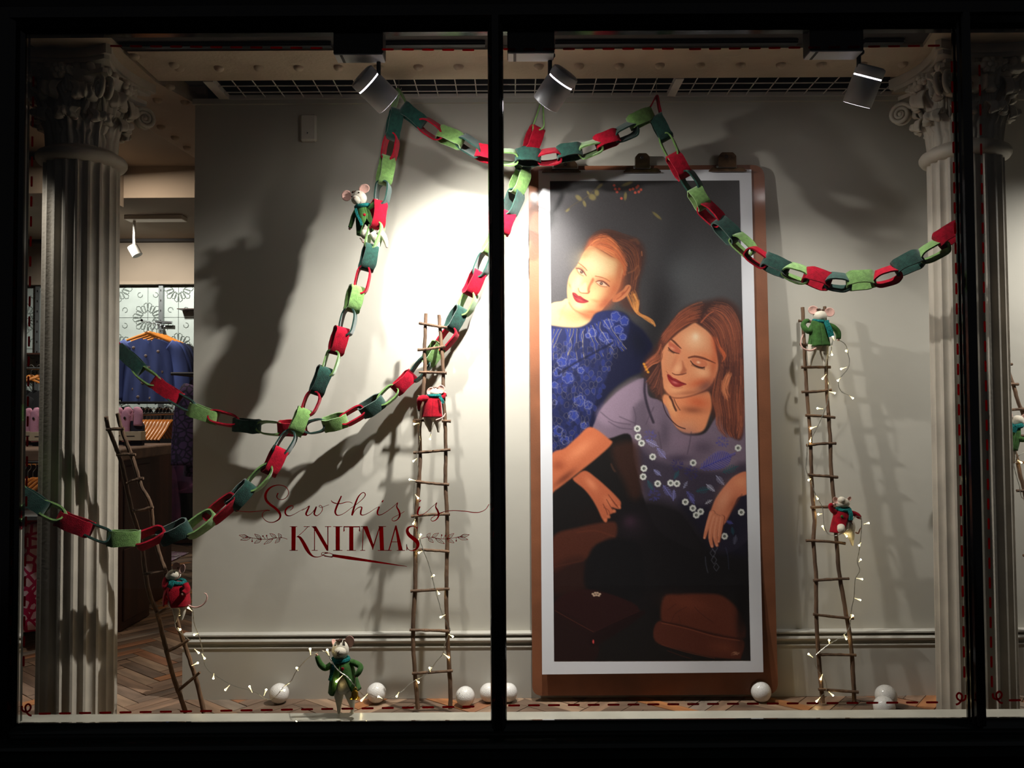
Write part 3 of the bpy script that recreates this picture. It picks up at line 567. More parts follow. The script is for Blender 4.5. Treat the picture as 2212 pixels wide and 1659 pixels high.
# display wall and skirting
wall = struct('wall_back', MB().box(XWL, 2.9, .6, .72, 0, ZS), M['plaster'], 'pale grey plaster partition wall behind the window display', 'wall')
def extrude_x(prof, x0, x1): return MB().prism([(x0, y, z) for y, z in prof], (x1 - x0, 0, 0))
H0 = .231
prof = [(.6, 0), (.570, 0), (.570, H0 - .052), (.567, H0 - .051), (.567, H0 - .047), (.580, H0 - .045), (.582, H0 - .041), (.574, H0 - .036), (.566, H0 - .031), (.563, H0 - .025), (.566, H0 - .019),
        (.574, H0 - .016), (.588, H0 - .014), (.588, H0 - .0105), (.570, H0 - .0095), (.566, H0 - .007), (.566, H0 - .002), (.570, H0), (.6, H0)]
sk = struct('baseboard_back', extrude_x(prof, XWL - .022, 2.9), M['skirting'], 'tall moulded grey skirting board along the display wall', 'skirting')
bt = MB().box(XWL - .006, 2.9, .588, .602, ZS - .02, ZS)
struct('trim_1', bt, M['plaster'], 'narrow lip along the top of the display wall', 'trim')
# ---- floor: herringbone planks
floor = struct('floor', MB().box(-4.4, 2.9, .02, 4.2, -.03, -.012), M['plank_glue'], 'worn oak herringbone parquet floor of shop and display', 'floor')
PW = .055; PL = PW * 5
def plank_mesh(k):
    e = .0009; b = MB(); bm = bmesh.new(); bmesh.ops.create_cube(bm, size=1)
    for v in bm.verts:
        s_ = 1 if v.co.z < 0 else 1 - .006; v.co = (v.co.x * (PL - 2 * e) * s_, v.co.y * (PW - 2 * e) * (1 if v.co.z < 0 else .975), v.co.z * .012 - .006)
    me = bpy.data.meshes.new('plank'); bm.to_mesh(me); bm.free(); me.materials.append(PLANKS[k]); return me
PM = [plank_mesh(k) for k in range(len(PLANKS))]
cand = []
c45, s45 = math.cos(PI / 4 + .10), math.sin(PI / 4 + .10)
for a in range(-110, 140):
    for b in range(-24, 26):
        for kind in (0, 1):
            ox, oy = a * PW + b * PL, a * PW - b * PL
            cx, cy = (ox + PL / 2, oy + PW / 2) if kind == 0 else (ox + PL + PW / 2, oy + PW - PL / 2)
            X, Y = cx * c45 - cy * s45 - 1.0, cx * s45 + cy * c45 + 1.2
            if not (-4.2 < X < 2.8 and .12 < Y < 4.0): continue
            if X > XWL + .15 and Y > .80: continue
            u, v = proj((X, Y, 0))
            if not (-60 < u < 2280 and 1100 < v < 1700): continue
            if 105 < u < 245 and v < 1500 and Y < 1.6: pass
            ang = PI / 4 + .10 + (PI / 2 if kind else 0)
            seen = v < 1532 and (u < 430 or v > 1480)
            cand.append((not seen, Y + (0 if seen else 5), X, Y, ang))
cand.sort()
rest = MB()
for i, (ns, _, X, Y, ang) in enumerate(cand):
    k = random.choices(range(7), (5, 5, 3, 4, 2, 3, 1.2))[0]; dz = random.uniform(-.0012, .0012)
    if i < 298:
        o = bpy.data.objects.new('plank', PM[k]); COL.objects.link(o); o.parent = floor; o.location = (X, Y, dz); o.rotation_euler = (0, 0, ang)
    else:
        hx, hy = PL / 2 - .001, PW / 2 - .001; ca, sa = math.cos(ang), math.sin(ang)
        q = [(X + sx * hx * ca - sy * hy * sa, Y + sx * hx * sa + sy * hy * ca) for sx, sy in ((-1, -1), (1, -1), (1, 1), (-1, 1))]
        rest.add([(x, y, -.012) for x, y in q] + [(x, y, dz) for x, y in q], [(4, 5, 6, 7), (0, 1, 5, 4), (1, 2, 6, 5), (2, 3, 7, 6), (3, 0, 4, 7)])
o = rest.build('distant_planks', PLANKS[3], floor); o['kind'] = 'stuff'
# ---- shop shell
D2 = 6.5; YB = D2 + CAM.y; D1 = 5.2; Y1 = D1 + CAM.y
ZB = 1.028 + (885 - 513) / 1780 * D2; ZC = 1.028 + (885 - 351) / 1780 * D1
struct('wall_shop_back', MB().box(-4.4, -1.0, YB, YB + .1, 0, 2.9), M['ceiling'], 'brown shaded end wall of the shop above the tiles', 'wall')
struct('wall_left', MB().box(-4.5, -4.4, -.05, YB + .1, 0, 2.9), M['ceiling'], 'plain wall closing the shop on the left', 'wall')
struct('wall_right', MB().box(2.9, 3.0, -.05, .72, 0, 2.9), M['plaster'], 'plain wall closing the display on the right', 'wall')
struct('wall_inner', MB().box(-1.05, -.95, .72, YB, 0, 2.9), M['plaster'], 'side wall running back beside the partition', 'wall')
struct('ceiling', MB().box(-4.4, -.95, .2, Y1, ZC, ZC + .08), M['ceiling'], 'brown shaded shop ceiling above the counter', 'ceiling')
struct('ceiling_bulkhead', MB().box(-4.4, -.95, Y1, YB, ZB, ZC + .08), M['ceiling'], 'boxed lower section of ceiling before the tiled wall', 'ceiling')
bx = P(270, 450, Y1 + .02).x
struct('trim_2', MB().box(bx - .9, bx, Y1 - .35, Y1 + .002, ZB - .06, ZB + .14), M['ceiling'], 'small boxed casing under the shop ceiling bulkhead', 'trim')
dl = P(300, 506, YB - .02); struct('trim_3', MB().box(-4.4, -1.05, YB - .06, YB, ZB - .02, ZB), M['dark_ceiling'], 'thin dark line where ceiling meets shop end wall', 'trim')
tp = P(300, 615, YB - .02).z
struct('trim_4', MB().box(-4.4, -1.05, YB - .07, YB, tp - .004, tp + .02), M['ceiling'], 'ledge along the top of the patterned tin tiles', 'trim')
# ---- riveted beams
def rivet_mesh():
    b = MB().lathe([(.017, 0), (.017, -.003), (.014, -.009), (.008, -.013), (.003, -.0145)], 10); o = b.build('rivet', M['beam'], None, True); me = o.data; bpy.data.objects.remove(o); return me
RV = rivet_mesh()
def add_rivet(par, x, y):
    o = bpy.data.objects.new('rivet', RV); COL.objects.link(o); o.parent = par; o.location = (x, y, ZS)
beam = struct('beam_front', MB().box(-1.22, 2.9, .19, .425, ZS, ZS + .2), M['beam'], 'riveted cream steel beam across the top of the display', 'beam')
for k in range(30):
    px = 468 + 87 * (k - 2)
    v = P(px, 140, z=ZS); 
    if -1.2 < v.x < 2.6: add_rivet(beam, v.x, .315)
bl = MB().prism([(-1.50, .02, ZS), (-1.235, .02, ZS), (-1.235, .43, ZS), (-1.16, .68, ZS), (-1.12, 1.6, ZS), (-1.40, 1.6, ZS), (-1.47, .9, ZS)], (0, 0, .24))
beam2 = struct('beam_side', bl, M['beam'], 'riveted cream steel beam running back into the shop above the left column', 'beam')
for px, py in ((376, 139), (368, 186), (400, 220), (312, 249), (348, 273), (378, 296), (404, 318), (340, 215), (290, 120)):
    v = P(px, py, z=ZS); add_rivet(beam2, v.x, v.y)
# right side beam over the right column
struct('beam_right', MB().prism([(1.28, .02, ZS - .001), (1.62, .02, ZS - .001), (1.62, .6, ZS - .001), (1.40, .6, ZS - .001)], (0, 0, .22)), M['beam'], 'riveted cream steel beam above the right column', 'beam')
# dark soffit by the glass, track
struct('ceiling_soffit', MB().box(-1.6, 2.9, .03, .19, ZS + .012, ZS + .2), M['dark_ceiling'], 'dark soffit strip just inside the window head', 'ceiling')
tr = MB(); zt = P(1300, 98, .16).z
for x0, x1 in ((P(262, 95, .16).x, P(716, 95, .16).x), (P(828, 95, .16).x, P(1048, 95, .16).x), (P(1199, 95, .16).x, P(1722, 95, .16).x), (P(1866, 95, .16).x, P(1950, 95, .16).x)):
    tr.box(x0, x1, .15, .17, zt, zt + .018); tr.box(x0, x1, .152, .168, zt + .018, ZS + .03); tr.box(x0, x1, .146, .174, zt + .006, zt + .010)
tag(tr.build('curtain_track', M['lamp_dark']), 'thin grey metal track under the ceiling behind the window head', 'track')
# ---- ceiling grille
gr = thing('ceiling_grille', 'white wire ceiling grille with square mesh above the display wall', 'grille', (0, .5, ZS))
def gx(px, y): return P(px, 163, Y=y).x
xa = P(450, 163, z=ZS).x; xm0 = P(1464, 160, z=ZS).x; xm1 = P(1482, 160, z=ZS).x; xe = P(2212, 150, z=ZS).x + .3
for x0, x1 in ((xa - .035, xa), (xm0, xm1), (xe, xe + .03)):
    MB().box(x0, x1, .425, .6, ZS - .004, ZS + .014).build('grille_frame', M['wire_white'], gr)
MB().box(xa - .035, xe, .585, .60, ZS - .004, ZS + .012).build('grille_frame', M['wire_white'], gr)
for y in (.478, .535): MB().tube([(xa, y, ZS + .002), (xe, y, ZS + .002)], .0022, 5).build('grille_wire', M['wire_white'], gr)
x = xa + .062; wm = None
while x < xe:
    if not (xm0 - .01 < x < xm1 + .01):
        if wm is None: wm = MB().tube([(x, .425, ZS + .004), (x, .6, ZS + .004)], .0021, 5).build('grille_wire', M['wire_white'], gr, origin=(x, .5, ZS))
        else: copy_part(wm, gr, (x, 0, 0))
    x += .0705
z2 = ZS + .09; zz = MB()
for k in range(44):
    x = xa + .1 * k; zz.tube([(x, .55, z2), (x + .05, .55, z2 + .07)], .003, 5); zz.tube([(x + .05, .55, z2 + .07), (x + .1, .55, z2)], .003, 5)
zz.tube([(xa, .55, z2), (xe, .55, z2)], .003, 5); zz.build('truss', M['lamp_dark'], gr)
struct('ceiling_void', MB().box(-1.3, 2.9, .42, .72, ZS + .26, ZS + .3).box(XWL + .01, 2.9, .70, .72, ZS, ZS + .3), M['void'], 'dark void above the wire grille', 'ceiling')
struct('trim_5', MB().box(XWL - .02, xa - .035, .43, .6, ZS + .05, ZS + .06), M['void'], 'dark recess at the left end of the grille', 'trim')

# ---------------------------------------------------------------- window frame
zsill = .134
zt_ = P(1106, 70, 0).z
xl_t, xl_b = P(50, 72, -.01).x, P(38, 1548, -.01).x
xL = (xl_t + xl_b) / 2
fr = thing('window_1', 'black glossy shop window frame with two mullions', 'window', (0, 0, 0), kind='structure')
def mullion(px, w, name, lab):
    x = (P(px[0], 75, -.02).x + P(px[1], 1540, -.02).x) / 2; h = w / 2
    pr = [(-h, .004), (-h, -.004), (-h * .86, -.012), (-h * .86, -.018), (-h * .66, -.024), (-h * .60, -.034), (-h * .42, -.040), (h * .42, -.040), (h * .60, -.034), (h * .66, -.024), (h * .86, -.018), (h * .86, -.012), (h, -.004), (h, .004)]
    o = MB().prism([(x + a, b, zsill - .01) for a, b in pr], (0, 0, zt_ - zsill + .05)).build(name, M['black'], fr); o['label'] = lab
mullion((1069, 1078), .046, 'mullion', 'black glossy middle mullion'); mullion((2090, 2105), .045, 'mullion', 'black glossy right mullion')
# left jamb, head, far pieces
pr = [(xL, .02), (xL, -.006), (xL - .010, -.014), (xL - .014, -.03), (xL - .03, -.04), (xL - .06, -.045), (xL - .09, -.09), (xL - .10, .02)]
MB().prism([(a, b, -.4) for a, b in pr], (0, 0, 2.9)).build('jamb', M['black'], fr)
hd = [(.02, zt_), (-.006, zt_), (-.014, zt_ + .008), (-.02, zt_ + .012), (-.03, zt_ + .028), (-.04, zt_ + .034), (-.05, zt_ + .06), (.02, zt_ + .06)]
MB().prism([(-1.6, y, z) for y, z in hd], (4.6, 0, 0)).build('head_rail', M['black'], fr)
sl = [(.02, zsill - .004), (.0, zsill - .002), (-.006, zsill - .006), (-.022, zsill - .017), (-.026, zsill - .021), (-.026, zsill - .026), (-.020, zsill - .029), (-.020, zsill - .034), (-.048, zsill - .038), (-.066, zsill - .046), (-.070, zsill - .052), (-.064, zsill - .06), (-.05, zsill - .07), (-.05, -.1), (.02, -.1)]
MB().prism([(-1.7, y, z) for y, z in sl], (4.7, 0, 0)).build('sill', M['sill'], fr, True)
struct('wall_front', MB().box(-4.6, 3.2, -.05, .015, -.9, zsill - .09).box(-4.6, xL - .10, -.06, .015, -.9, 3.0).box(-4.6, 3.2, -.05, .015, zt_ + .06, 3.0), M['black_matt'], 'black painted shopfront around and below the window', 'facade')
MB().box(-1.52, 2.9, .0, .066, zsill - .03, zsill).build('ledge', M['ledge'], fr)['label'] = 'pale inner window ledge'
MB().box(-1.52, 2.9, .05, .066, -.012, zsill - .03).build('ledge_board', M['ledge'], fr)
for i, (a, b) in enumerate(((xL, P(1073, 800, 0).x), (P(1073, 800, 0).x, P(2096, 800, 0).x), (P(2096, 800, 0).x, 2.9))):
    MB().box(a + .003, b - .003, -.003, .003, zsill + .001, zt_ + .002).build('pane', M['glass'], fr)
# pavement outside
struct('pavement', MB().box(-5, 4, -5, -.05, -.62, -.55), mat('pavement_stone', (40, 40, 42), .6), 'dark pavement outside the shop', 'pavement')

# ---------------------------------------------------------------- columns
def leaf_mesh(h, w0, out):
    path = cr([(0, 0), (.004, .35 * h), (.010, .68 * h), (.5 * out, .95 * h), (.95 * out, .98 * h), (1.05 * out, .84 * h), (.86 * out, .76 * h)], 4)
    n = len(path); m = 13; vs = []; fs = []
    for side in (0, 1):
        for j, p in enumerate(path):
            v = j / (n - 1); lobe = .80 + .34 * abs(math.sin(v * PI * 4.0)); wd = w0 * (1.0 - .25 * v) * lobe * (1 if v < .85 else 1 - (v - .85) * 3.5)
            for i in range(m):
                u = -1 + 2 * i / (m - 1); ridge = .008 * math.exp(-(u / .16) ** 2) + .005 * math.cos(u * 3.4 * PI); d = -.012 * u * u + ridge - side * .007
                q = Vector((p.x + d, u * wd, p.y + .010 * abs(u) * math.sin(v * PI * 4.0) - .006 * abs(u)))
                vs.append(q)
    o = n * m
    for j in range(n - 1):
        for i in range(m - 1):
            a = j * m + i; fs.append((a, a + 1, a + m + 1, a + m)); fs.append((o + a, o + a + m, o + a + m + 1, o + a + 1))
    for j in range(n - 1): a = j * m; fs.append((a, a + m, o + a + m, o + a)); a += m - 1; fs.append((a, o + a, o + a + m, a + m))
    for i in range(m - 1): a = i; fs.append((a, o + a, o + a + 1, a + 1)); a = (n - 1) * m + i; fs.append((a, a + 1, o + a + 1, o + a))
    t = MB().add(vs, fs).build('acanthus_leaf', M['stone'], None, 'all'); me = t.data; bpy.data.objects.remove(t); return me
LF1, LF2, LF3 = leaf_mesh(.115, .042, .050), leaf_mesh(.195, .044, .062), leaf_mesh(.07, .026, .034)
def column(px, Yc, label, rot):
    x = P(px, 700, Yc).x; t = thing('column', label, 'column', (x, Yc, 0), 'fluted iron columns with leafy capitals')
    R = .1155; nf = 20; per = nf * 10; ring = []
    for i in range(per):
        a = 2 * PI * i / per; f = (i % 10) / 10
        d = 0 if f < .22 else -.0125 * math.sin((f - .22) / .78 * PI) ** .7
        ring.append((a, d))
    zs = [0.0, .4, .8, 1.2, 1.6, 1.80, 1.83, 1.842]; vs = []; fs = []
    for z in zs:
        k = 1.03 - .045 * z / 1.84; fl = 1 if z < 1.81 else (.6 if z < 1.835 else 0)
        for a, d in ring: r = R * k + d * fl; vs.append((x + r * math.cos(a), Yc + r * math.sin(a), z))
    for j in range(len(zs) - 1):
        for i in range(per): fs.append((j * per + i, j * per + (i + 1) % per, (j + 1) * per + (i + 1) % per, (j + 1) * per + i))
    MB().add(vs, fs).build('shaft', M['stone'], t, True)
    c = (x, Yc, 0)
    MB().lathe([(.105, 1.83), (.118, 1.832), (.130, 1.838), (.1365, 1.848), (.137, 1.858), (.131, 1.868), (.120, 1.874), (.112, 1.878), (.106, 1.884)], 40, c).build('neck_ring', M['stone'], t, True)
    MB().lathe([(.100, 1.87), (.098, 1.93), (.102, 2.0), (.118, 2.06), (.145, 2.10), (.150, 2.11)], 32, c).build('bell', M['stone'], t, True)
    def leaves(me, n, z, r, ph, sc=1.):
        for k in range(n):
            a = ph + 2 * PI * k / n
            o = bpy.data.objects.new('acanthus_leaf', me); COL.objects.link(o); o.parent = t
            o.location = (r * math.cos(a), r * math.sin(a), z); o.rotation_euler = (0, 0, a); o.scale = (sc,) * 3
    leaves(LF1, 8, 1.875, .098, rot); leaves(LF2, 8, 1.875, .094, rot + PI / 8); leaves(LF3, 8, 2.045, .125, rot, 1.)
    # volutes at the corners, egg band, abacus
    for k in range(4):
        a = PI / 4 + k * PI / 2; er = Vector((math.cos(a), math.sin(a), 0)); et = Vector((-er.y, er.x, 0)); ez = Vector((0, 0, 1))
        for s_ in (-1, 1):
            cc = Vector(c) + er * .196 + ez * 2.045 + et * .013 * s_
            pts = []; rad = []
            for i in range(40):
                th = i / 39 * 4.6 * PI; rr = .036 * (1 - i / 44); pts.append(cc - er * rr * math.cos(th + .5) * 1. + ez * rr * math.sin(th + .5)); rad.append(.0085 * (1 - i / 80))
            lead = cr([Vector(c) + er * .11 + ez * 1.98 + et * .03 * s_, Vector(c) + er * .135 + ez * 2.04 + et * .02 * s_, pts[0]], 5)[:-1]
            MB().tube(lead + pts, [.007] * len(lead) + rad, 7).ell(cc, (.009, .009, .009), 8, 6).build('volute', M['stone'], t, 'all')
    mb = MB(); N_ = 48
    for k in range(N_):
        pass
    def ab(r0, z0, z1):
        P0 = []
        for k in range(4):
            for i in range(9):
                u = -1 + 2 * i / 8; a = k * PI / 2; dd = r0 * (.78 + .22 * u * u); q = (dd, u * r0 * .93)
                P0.append((x + q[0] * math.cos(a) - q[1] * math.sin(a), Yc + q[0] * math.sin(a) + q[1] * math.cos(a), z0))
        mb.prism(P0, (0, 0, z1 - z0))
    ab(.150, 2.094, 2.108); ab(.160, 2.132, 2.145); ab(.172, 2.145, 2.175)
    mb.build('abacus', M['stone'], t)
    eg = MB(); MB().box(x - .12, x + .12, Yc - .12, Yc + .12, 2.105, 2.135).build('abacus_core', M['stone'], t)
    for k in range(4):
        for i in range(5):
            u = (-2 + i) * .045; a = k * PI / 2; q = (.125, u)
            p = (x + q[0] * math.cos(a) - q[1] * math.sin(a), Yc + q[0] * math.sin(a) + q[1] * math.cos(a), 2.119)
            eg.ell(p, (.015, .015, .017), 8, 6)
    eg.build('egg_moulding', M['stone'], t, 'all')
    for k in range(4):
        a = k * PI / 2; p = Vector((x + .148 * math.cos(a), Yc + .148 * math.sin(a), 2.10)); fb = MB()
        for i in range(6):
            b_ = i / 6 * 2 * PI; e = Vector((-math.sin(a), math.cos(a), 0)); fb.ell(p + e * .016 * math.cos(b_) + Vector((0, 0, .016 * math.sin(b_))), (.012, .012, .012), 8, 6)
        fb.ell(p + Vector((math.cos(a), math.sin(a), 0)) * .008, (.010, .010, .010), 8, 6); fb.build('flower_boss', M['stone'], t, 'all')
    return t
column(174, .30, 'fluted cream iron column with leafy capital, beside the shop counter on the left', .12)
column(2092, .30, 'fluted cream iron column with leafy capital, behind the right mullion', .3)
# ================================================================ THE DISPLAY
# ---- spotlights with their gear boxes
def spotlight(rear, front, stem, box, Y, dep, label, power, under_label, tgt=None, blend=.75, size=1.25):
    a = P(rear[0], rear[1], Y); b0 = P(front[0], front[1], Y); b = Vector((b0.x, b0.y + dep, b0.z))
    # keep the front on the same pixel after moving it deeper
    b = P(front[0], front[1], Y + dep); ax = (b - a).normalized()
    mid = (a + b) / 2
    t = thing('spotlight', label, 'spotlight', (P(stem[0], stem[1], Y).x, Y, P(stem[0], stem[1], Y).z), 'track spotlights along the window head')
    q = ax.to_track_quat('Z', 'Y').to_matrix().to_4x4(); mt = Matrix.Translation(a) @ q; L_ = (b - a).length; r = .0435
    s0 = L_ * .25
    MB().lathe([(r * .80, -.004), (r * .97, 0), (r, .004), (r, s0 - .003), (r * .97, s0 - .001)], 40, mtx=mt).build('rear_cap', M['lamp'], t, True)
    MB().lathe([(r * .95, s0 - .002), (r * .95, s0 + .004)], 40, mtx=mt, caps=False).build('light_gap', M['glow'], t, True)
    MB().lathe([(r * .96, s0 + .003), (r, s0 + .006), (r, L_ - .002), (r * .97, L_), (r * .90, L_ - .002), (r * .82, L_ - .03), (r * .5, L_ - .05)], 40, mtx=mt, caps=False).build('body', M['lamp'], t, True)
    MB().lathe([(r * .905, L_ - .0015), (r * .95, L_ + .0008), (r * .905, L_ + .0008)], 40, mtx=mt, caps=False).build('front_rim', M['chrome'], t, True)
    MB().lathe([(.001, L_ - .0005), (r * .93, L_ - .0005), (r * .93, L_ + .001), (.001, L_ + .001)], 32, mtx=mt, caps=False).build('lens', M['glow'], t, True)
    top = P(stem[0], stem[2], Y); bot = P(stem[0], stem[3], Y); n_ = Vector((ax.z, 0, -ax.x))
    MB().tube([top, bot], .0065, 12).lathe([(.016, 0), (.016, -.006), (.010, -.010)], 20, top).build('stem', M['lamp_dark'], t, True)
    j = P(stem[0] + 3, stem[3] + 8, Y - .005); MB().tube([bot, j, a.lerp(b, .42)], [.0075, .012, .012], 12).build('knuckle', M['lamp_dark'], t, True)
    x0, x1, ya, yb = box; z0 = P(x0, yb, Y - .055).z; z1 = P(x0, ya, Y - .055).z; X0, X1 = P(x0, yb, Y - .055).x, P(x1, yb, Y - .055).x
    MB().cbox(X0, X1, Y - .055, Y + .005, z0 + .003, ZS + .03, .002).build('gear_box', M['gear'], t)
    MB().box(X0 + .002, X1 - .002, Y - .053, Y + .004, z0, z0 + .003).build('gear_plate', M['gear_under'], t)['label'] = under_label
    MB().box(X0 + .018, X0 + .026, Y - .050, Y + .002, z0 - .001, z0 + .0005).build('printed_label', M['ink'], t)
    lp = a + ax * (L_ + .005)
    light('spot_beam', 'SPOT', lp, power, (1, .97, .92), lp + ax if tgt is None else tgt, t, spot_size=size, spot_blend=blend, shadow_soft_size=.017)
    light('spot_spill', 'SPOT', lp, power * SPILL, (1, .97, .92), lp + Vector((0, .3, -.35)), t, spot_size=2.9, spot_blend=.6, shadow_soft_size=.017)
    return t
LY = .055
spotlight((780.8, 163.6), (839.9, 222.7), (818, 150, 118, 172), (720, 827, 90, 118), LY, .05, 'grey track spotlight left of the middle mullion, tilted down to the right', SPOT_W[0], 'pale underside', tgt=P(1480, 1150, .6), blend=1, size=2.2)
spotlight((1223, 157), (1178, 225), (1188, 150, 118, 172), (1096, 1198, 88, 115), LY, .05, 'grey track spotlight just right of the middle mullion, tilted down to the left', SPOT_W[1], 'white underside', tgt=P(830, 1230, .6), blend=1, size=2.05)
spotlight((1882.5, 145), (1850.7, 226), (1855, 140, 112, 165), (1750, 1866, 85, 111), LY, .05, 'grey track spotlight near the right column, pointing almost straight down', SPOT_W[2], 'pale underside', tgt=P(1740, 1250, .6), blend=1, size=1.75)

# ---- clipboard with poster
T0, B0_ = P(1400, 357, .585), P(1400, 1500, .528)
nb = (T0 - B0_).cross(Vector((1, 0, 0))).normalized()
if nb.y > 0: nb = -nb
cb = thing('clipboard', 'giant brown hardboard clipboard leaning on the wall, holding the fashion poster', 'clipboard', B0_)
def rr(c0, r, n=7):
    """outline of a quadrilateral in pixels (TL, TR, BR, BL) with rounded corners"""
    out = []
    for i in range(4):
        p = Vector(c0[i]); a = (Vector(c0[i - 1]) - p).normalized(); b = (Vector(c0[(i + 1) % 4]) - p).normalized(); R_ = r[i]
        for k in range(n):
            t = k / (n - 1); q0, q1 = p + a * R_, p + b * R_; out.append((q0 * (1 - t) ** 2 + p * 2 * t * (1 - t) + q1 * t * t))
    return out
ol = [PP(p.x, p.y, T0, nb) for p in rr([(1142, 359), (1651, 356), (1681, 1500), (1150, 1503)], (28, 28, 26, 22))]
MB().prism(ol, -nb * .008).build('board', M['board'], cb)
def curl(py): return .0035 + .020 * max(0, (py - 1180) / 275) ** 1.7
def sheet(q, nx, ny, off, name, m, th=.0008):
    vs = []; fs = []
    for s_ in (0, 1):
        for j in range(ny + 1):
            v = j / ny; l = Vector(q[0]).lerp(Vector(q[3]), v); r_ = Vector(q[1]).lerp(Vector(q[2]), v)
            for i in range(nx + 1):
                p = l.lerp(r_, i / nx); o = curl(p.y) + .0016 * math.sin(i / nx * 9 + v * 4) * v + off - s_ * th
                vs.append(PP(p.x, p.y, T0 + nb * o, nb))
    K = (nx + 1) * (ny + 1)
    for j in range(ny):
        for i in range(nx): a = j * (nx + 1) + i; fs += [(a, a + 1, a + nx + 2, a + nx + 1), (K + a, K + a + nx + 1, K + a + nx + 2, K + a + 1)]
    for i in range(nx): fs += [(i, K + i, K + i + 1, i + 1), (ny * (nx + 1) + i, ny * (nx + 1) + i + 1, K + ny * (nx + 1) + i + 1, K + ny * (nx + 1) + i)]
    for j in range(ny): a = j * (nx + 1); fs += [(a, a + nx + 1, K + a + nx + 1, K + a), (a + nx, K + a + nx, K + a + 2 * nx + 1, a + 2 * nx + 1)]
    return vs, fs
ps = thing('poster', 'tall white-bordered fashion poster of two women in a dark room, clipped to the board', 'poster', B0_ + nb * .01)
MB().add(*sheet([(1163, 368), (1623, 366), (1649, 1452), (1171, 1457)], 16, 60, 0, 'sheet', None)).build('sheet', M['paper'], ps, True)
PWN, PHN = 340, 830
rgb = paint_poster(PWN, PHN)
def print_mesh():
    vs = np.zeros(((PHN + 1) * (PWN + 1), 3)); Rm = np.array(ROT)
    jj, ii = np.meshgrid(np.arange(PHN + 1) / PHN, np.arange(PWN + 1) / PWN, indexing='ij')
    lx = 1188 + 9 * jj; rx = 1597 + 24 * jj; px = lx + (rx - lx) * ii; py = 390.5 + 1037 * jj + (ii - .5) * -1.5
    d = np.stack([(px - CX) / F_PX, -(py - CY) / F_PX, -np.ones_like(px)], -1) @ Rm.T
    # sheet parameters of the same pixels, for the same curl
    sl_ = (1163 + 8 * jj); u = (px - sl_) / (460 + 18 * jj); v = (py - 368) / 1087.
    o = .0035 + .020 * np.maximum(0, (py - 1180) / 275) ** 1.7 + .0016 * np.sin(u * 9 + v * 4) * v + .0007
    n = np.array(nb); c = np.array(CAM); p0 = np.array(T0)
    t = ((p0 - c) @ n + o) / (d @ n)
    co = c + d * t[..., None] - np.array(W0(ps))
    me = bpy.data.meshes.new('print'); me.vertices.add(co.shape[0] * co.shape[1]); me.vertices.foreach_set('co', co.reshape(-1).astype(np.float32))
    a = (np.arange(PHN)[:, None] * (PWN + 1) + np.arange(PWN)[None]).reshape(-1)
    q = np.stack([a, a + PWN + 1, a + PWN + 2, a + 1], 1).reshape(-1).astype(np.int32)
    me.loops.add(len(q)); me.loops.foreach_set('vertex_index', q); me.polygons.add(len(a))
    me.polygons.foreach_set('loop_start', (np.arange(len(a)) * 4).astype(np.int32))
    me.polygons.foreach_set('use_smooth', [True] * len(a))
    me.update(calc_edges=True)
    at = me.color_attributes.new('ink', 'FLOAT_COLOR', 'POINT')
    cv = np.pad(rgb, ((0, 1), (0, 1), (0, 0)), mode='edge'); cv = np.concatenate([cv, np.ones(cv.shape[:2] + (1,))], -1)
    at.data.foreach_set('color', cv.reshape(-1).astype(np.float32))
    m = mat('poster_ink', (80, 80, 80), .42, bump=.06, bscale=500, spec=.5); N = m.node_tree.nodes; k = N.new('ShaderNodeAttribute'); k.attribute_name = 'ink'
    m.node_tree.links.new(k.outputs['Color'], N['Principled BSDF'].inputs['Base Color']); me.materials.append(m)
    ob = bpy.data.objects.new('print', me); COL.objects.link(ob); ob.parent = ps; ob['label'] = 'printed photograph of two women, one in blue lace, one in an embroidered lilac top'
print_mesh()
def clip(x0, x1, y0, y1, bx0, bx1, by0, label_):
    g = thing('clip', None, None); bpy.data.objects.remove(g)
    base = PP((x0 + x1) / 2, y1, T0 + nb * .006, nb); o_ = T0 + nb * .006
    pl = [PP(a, b, o_, nb) for a, b in ((x0, y1), (x1, y1), (x1 - 6, y0), (x0 + 6, y0))]
    c = MB().prism(pl, nb * .004)
    lip = [PP(a, b, o_ + nb * .004, nb) for a, b in ((x0, y1), (x1, y1), (x1, y1 - 3), (x0, y1 - 3))]; c.prism(lip, nb * .006)
    o = c.build('clip', M['clip'], cb); o['label'] = label_
    a_ = [PP(a, b, o_, nb) for a, b in ((bx0, y0 + 2), (bx1, y0 + 2), (bx1, by0 + 8), (bx1 - 5, by0 + 2), (bx1 - 8, by0), (bx0 + 8, by0), (bx0 + 5, by0 + 2), (bx0, by0 + 8))]
    h = MB().prism(a_, nb * .016).build('clip_lever', M['clip'], o)
    MB().tube([PP(bx0 - 3, y0 - 2, o_ + nb * .010, nb), PP(bx1 + 3, y0 - 2, o_ + nb * .010, nb)], .0045, 12).build('clip_spring', M['chrome'], o, True)
    e = PP((bx0 + bx1) / 2, by0 + 6, o_ + nb * .016, nb); q = (nb).to_track_quat('Z', 'Y').to_matrix()
    MB().lathe([(.0035, 0), (.006, .001), (.0035, .002)], 12, e, q, caps=False).build('hang_hole', M['dark'], o)
clip(1171, 1254, 364, 373, 1196, 1246, 349, 'aged metal clip at the left'); clip(1347, 1427, 364, 373, 1371, 1402, 334, 'dark metal clip in the middle'); clip(1531, 1612, 362, 371, 1550, 1588, 332, 'scratched metal clip at the right')

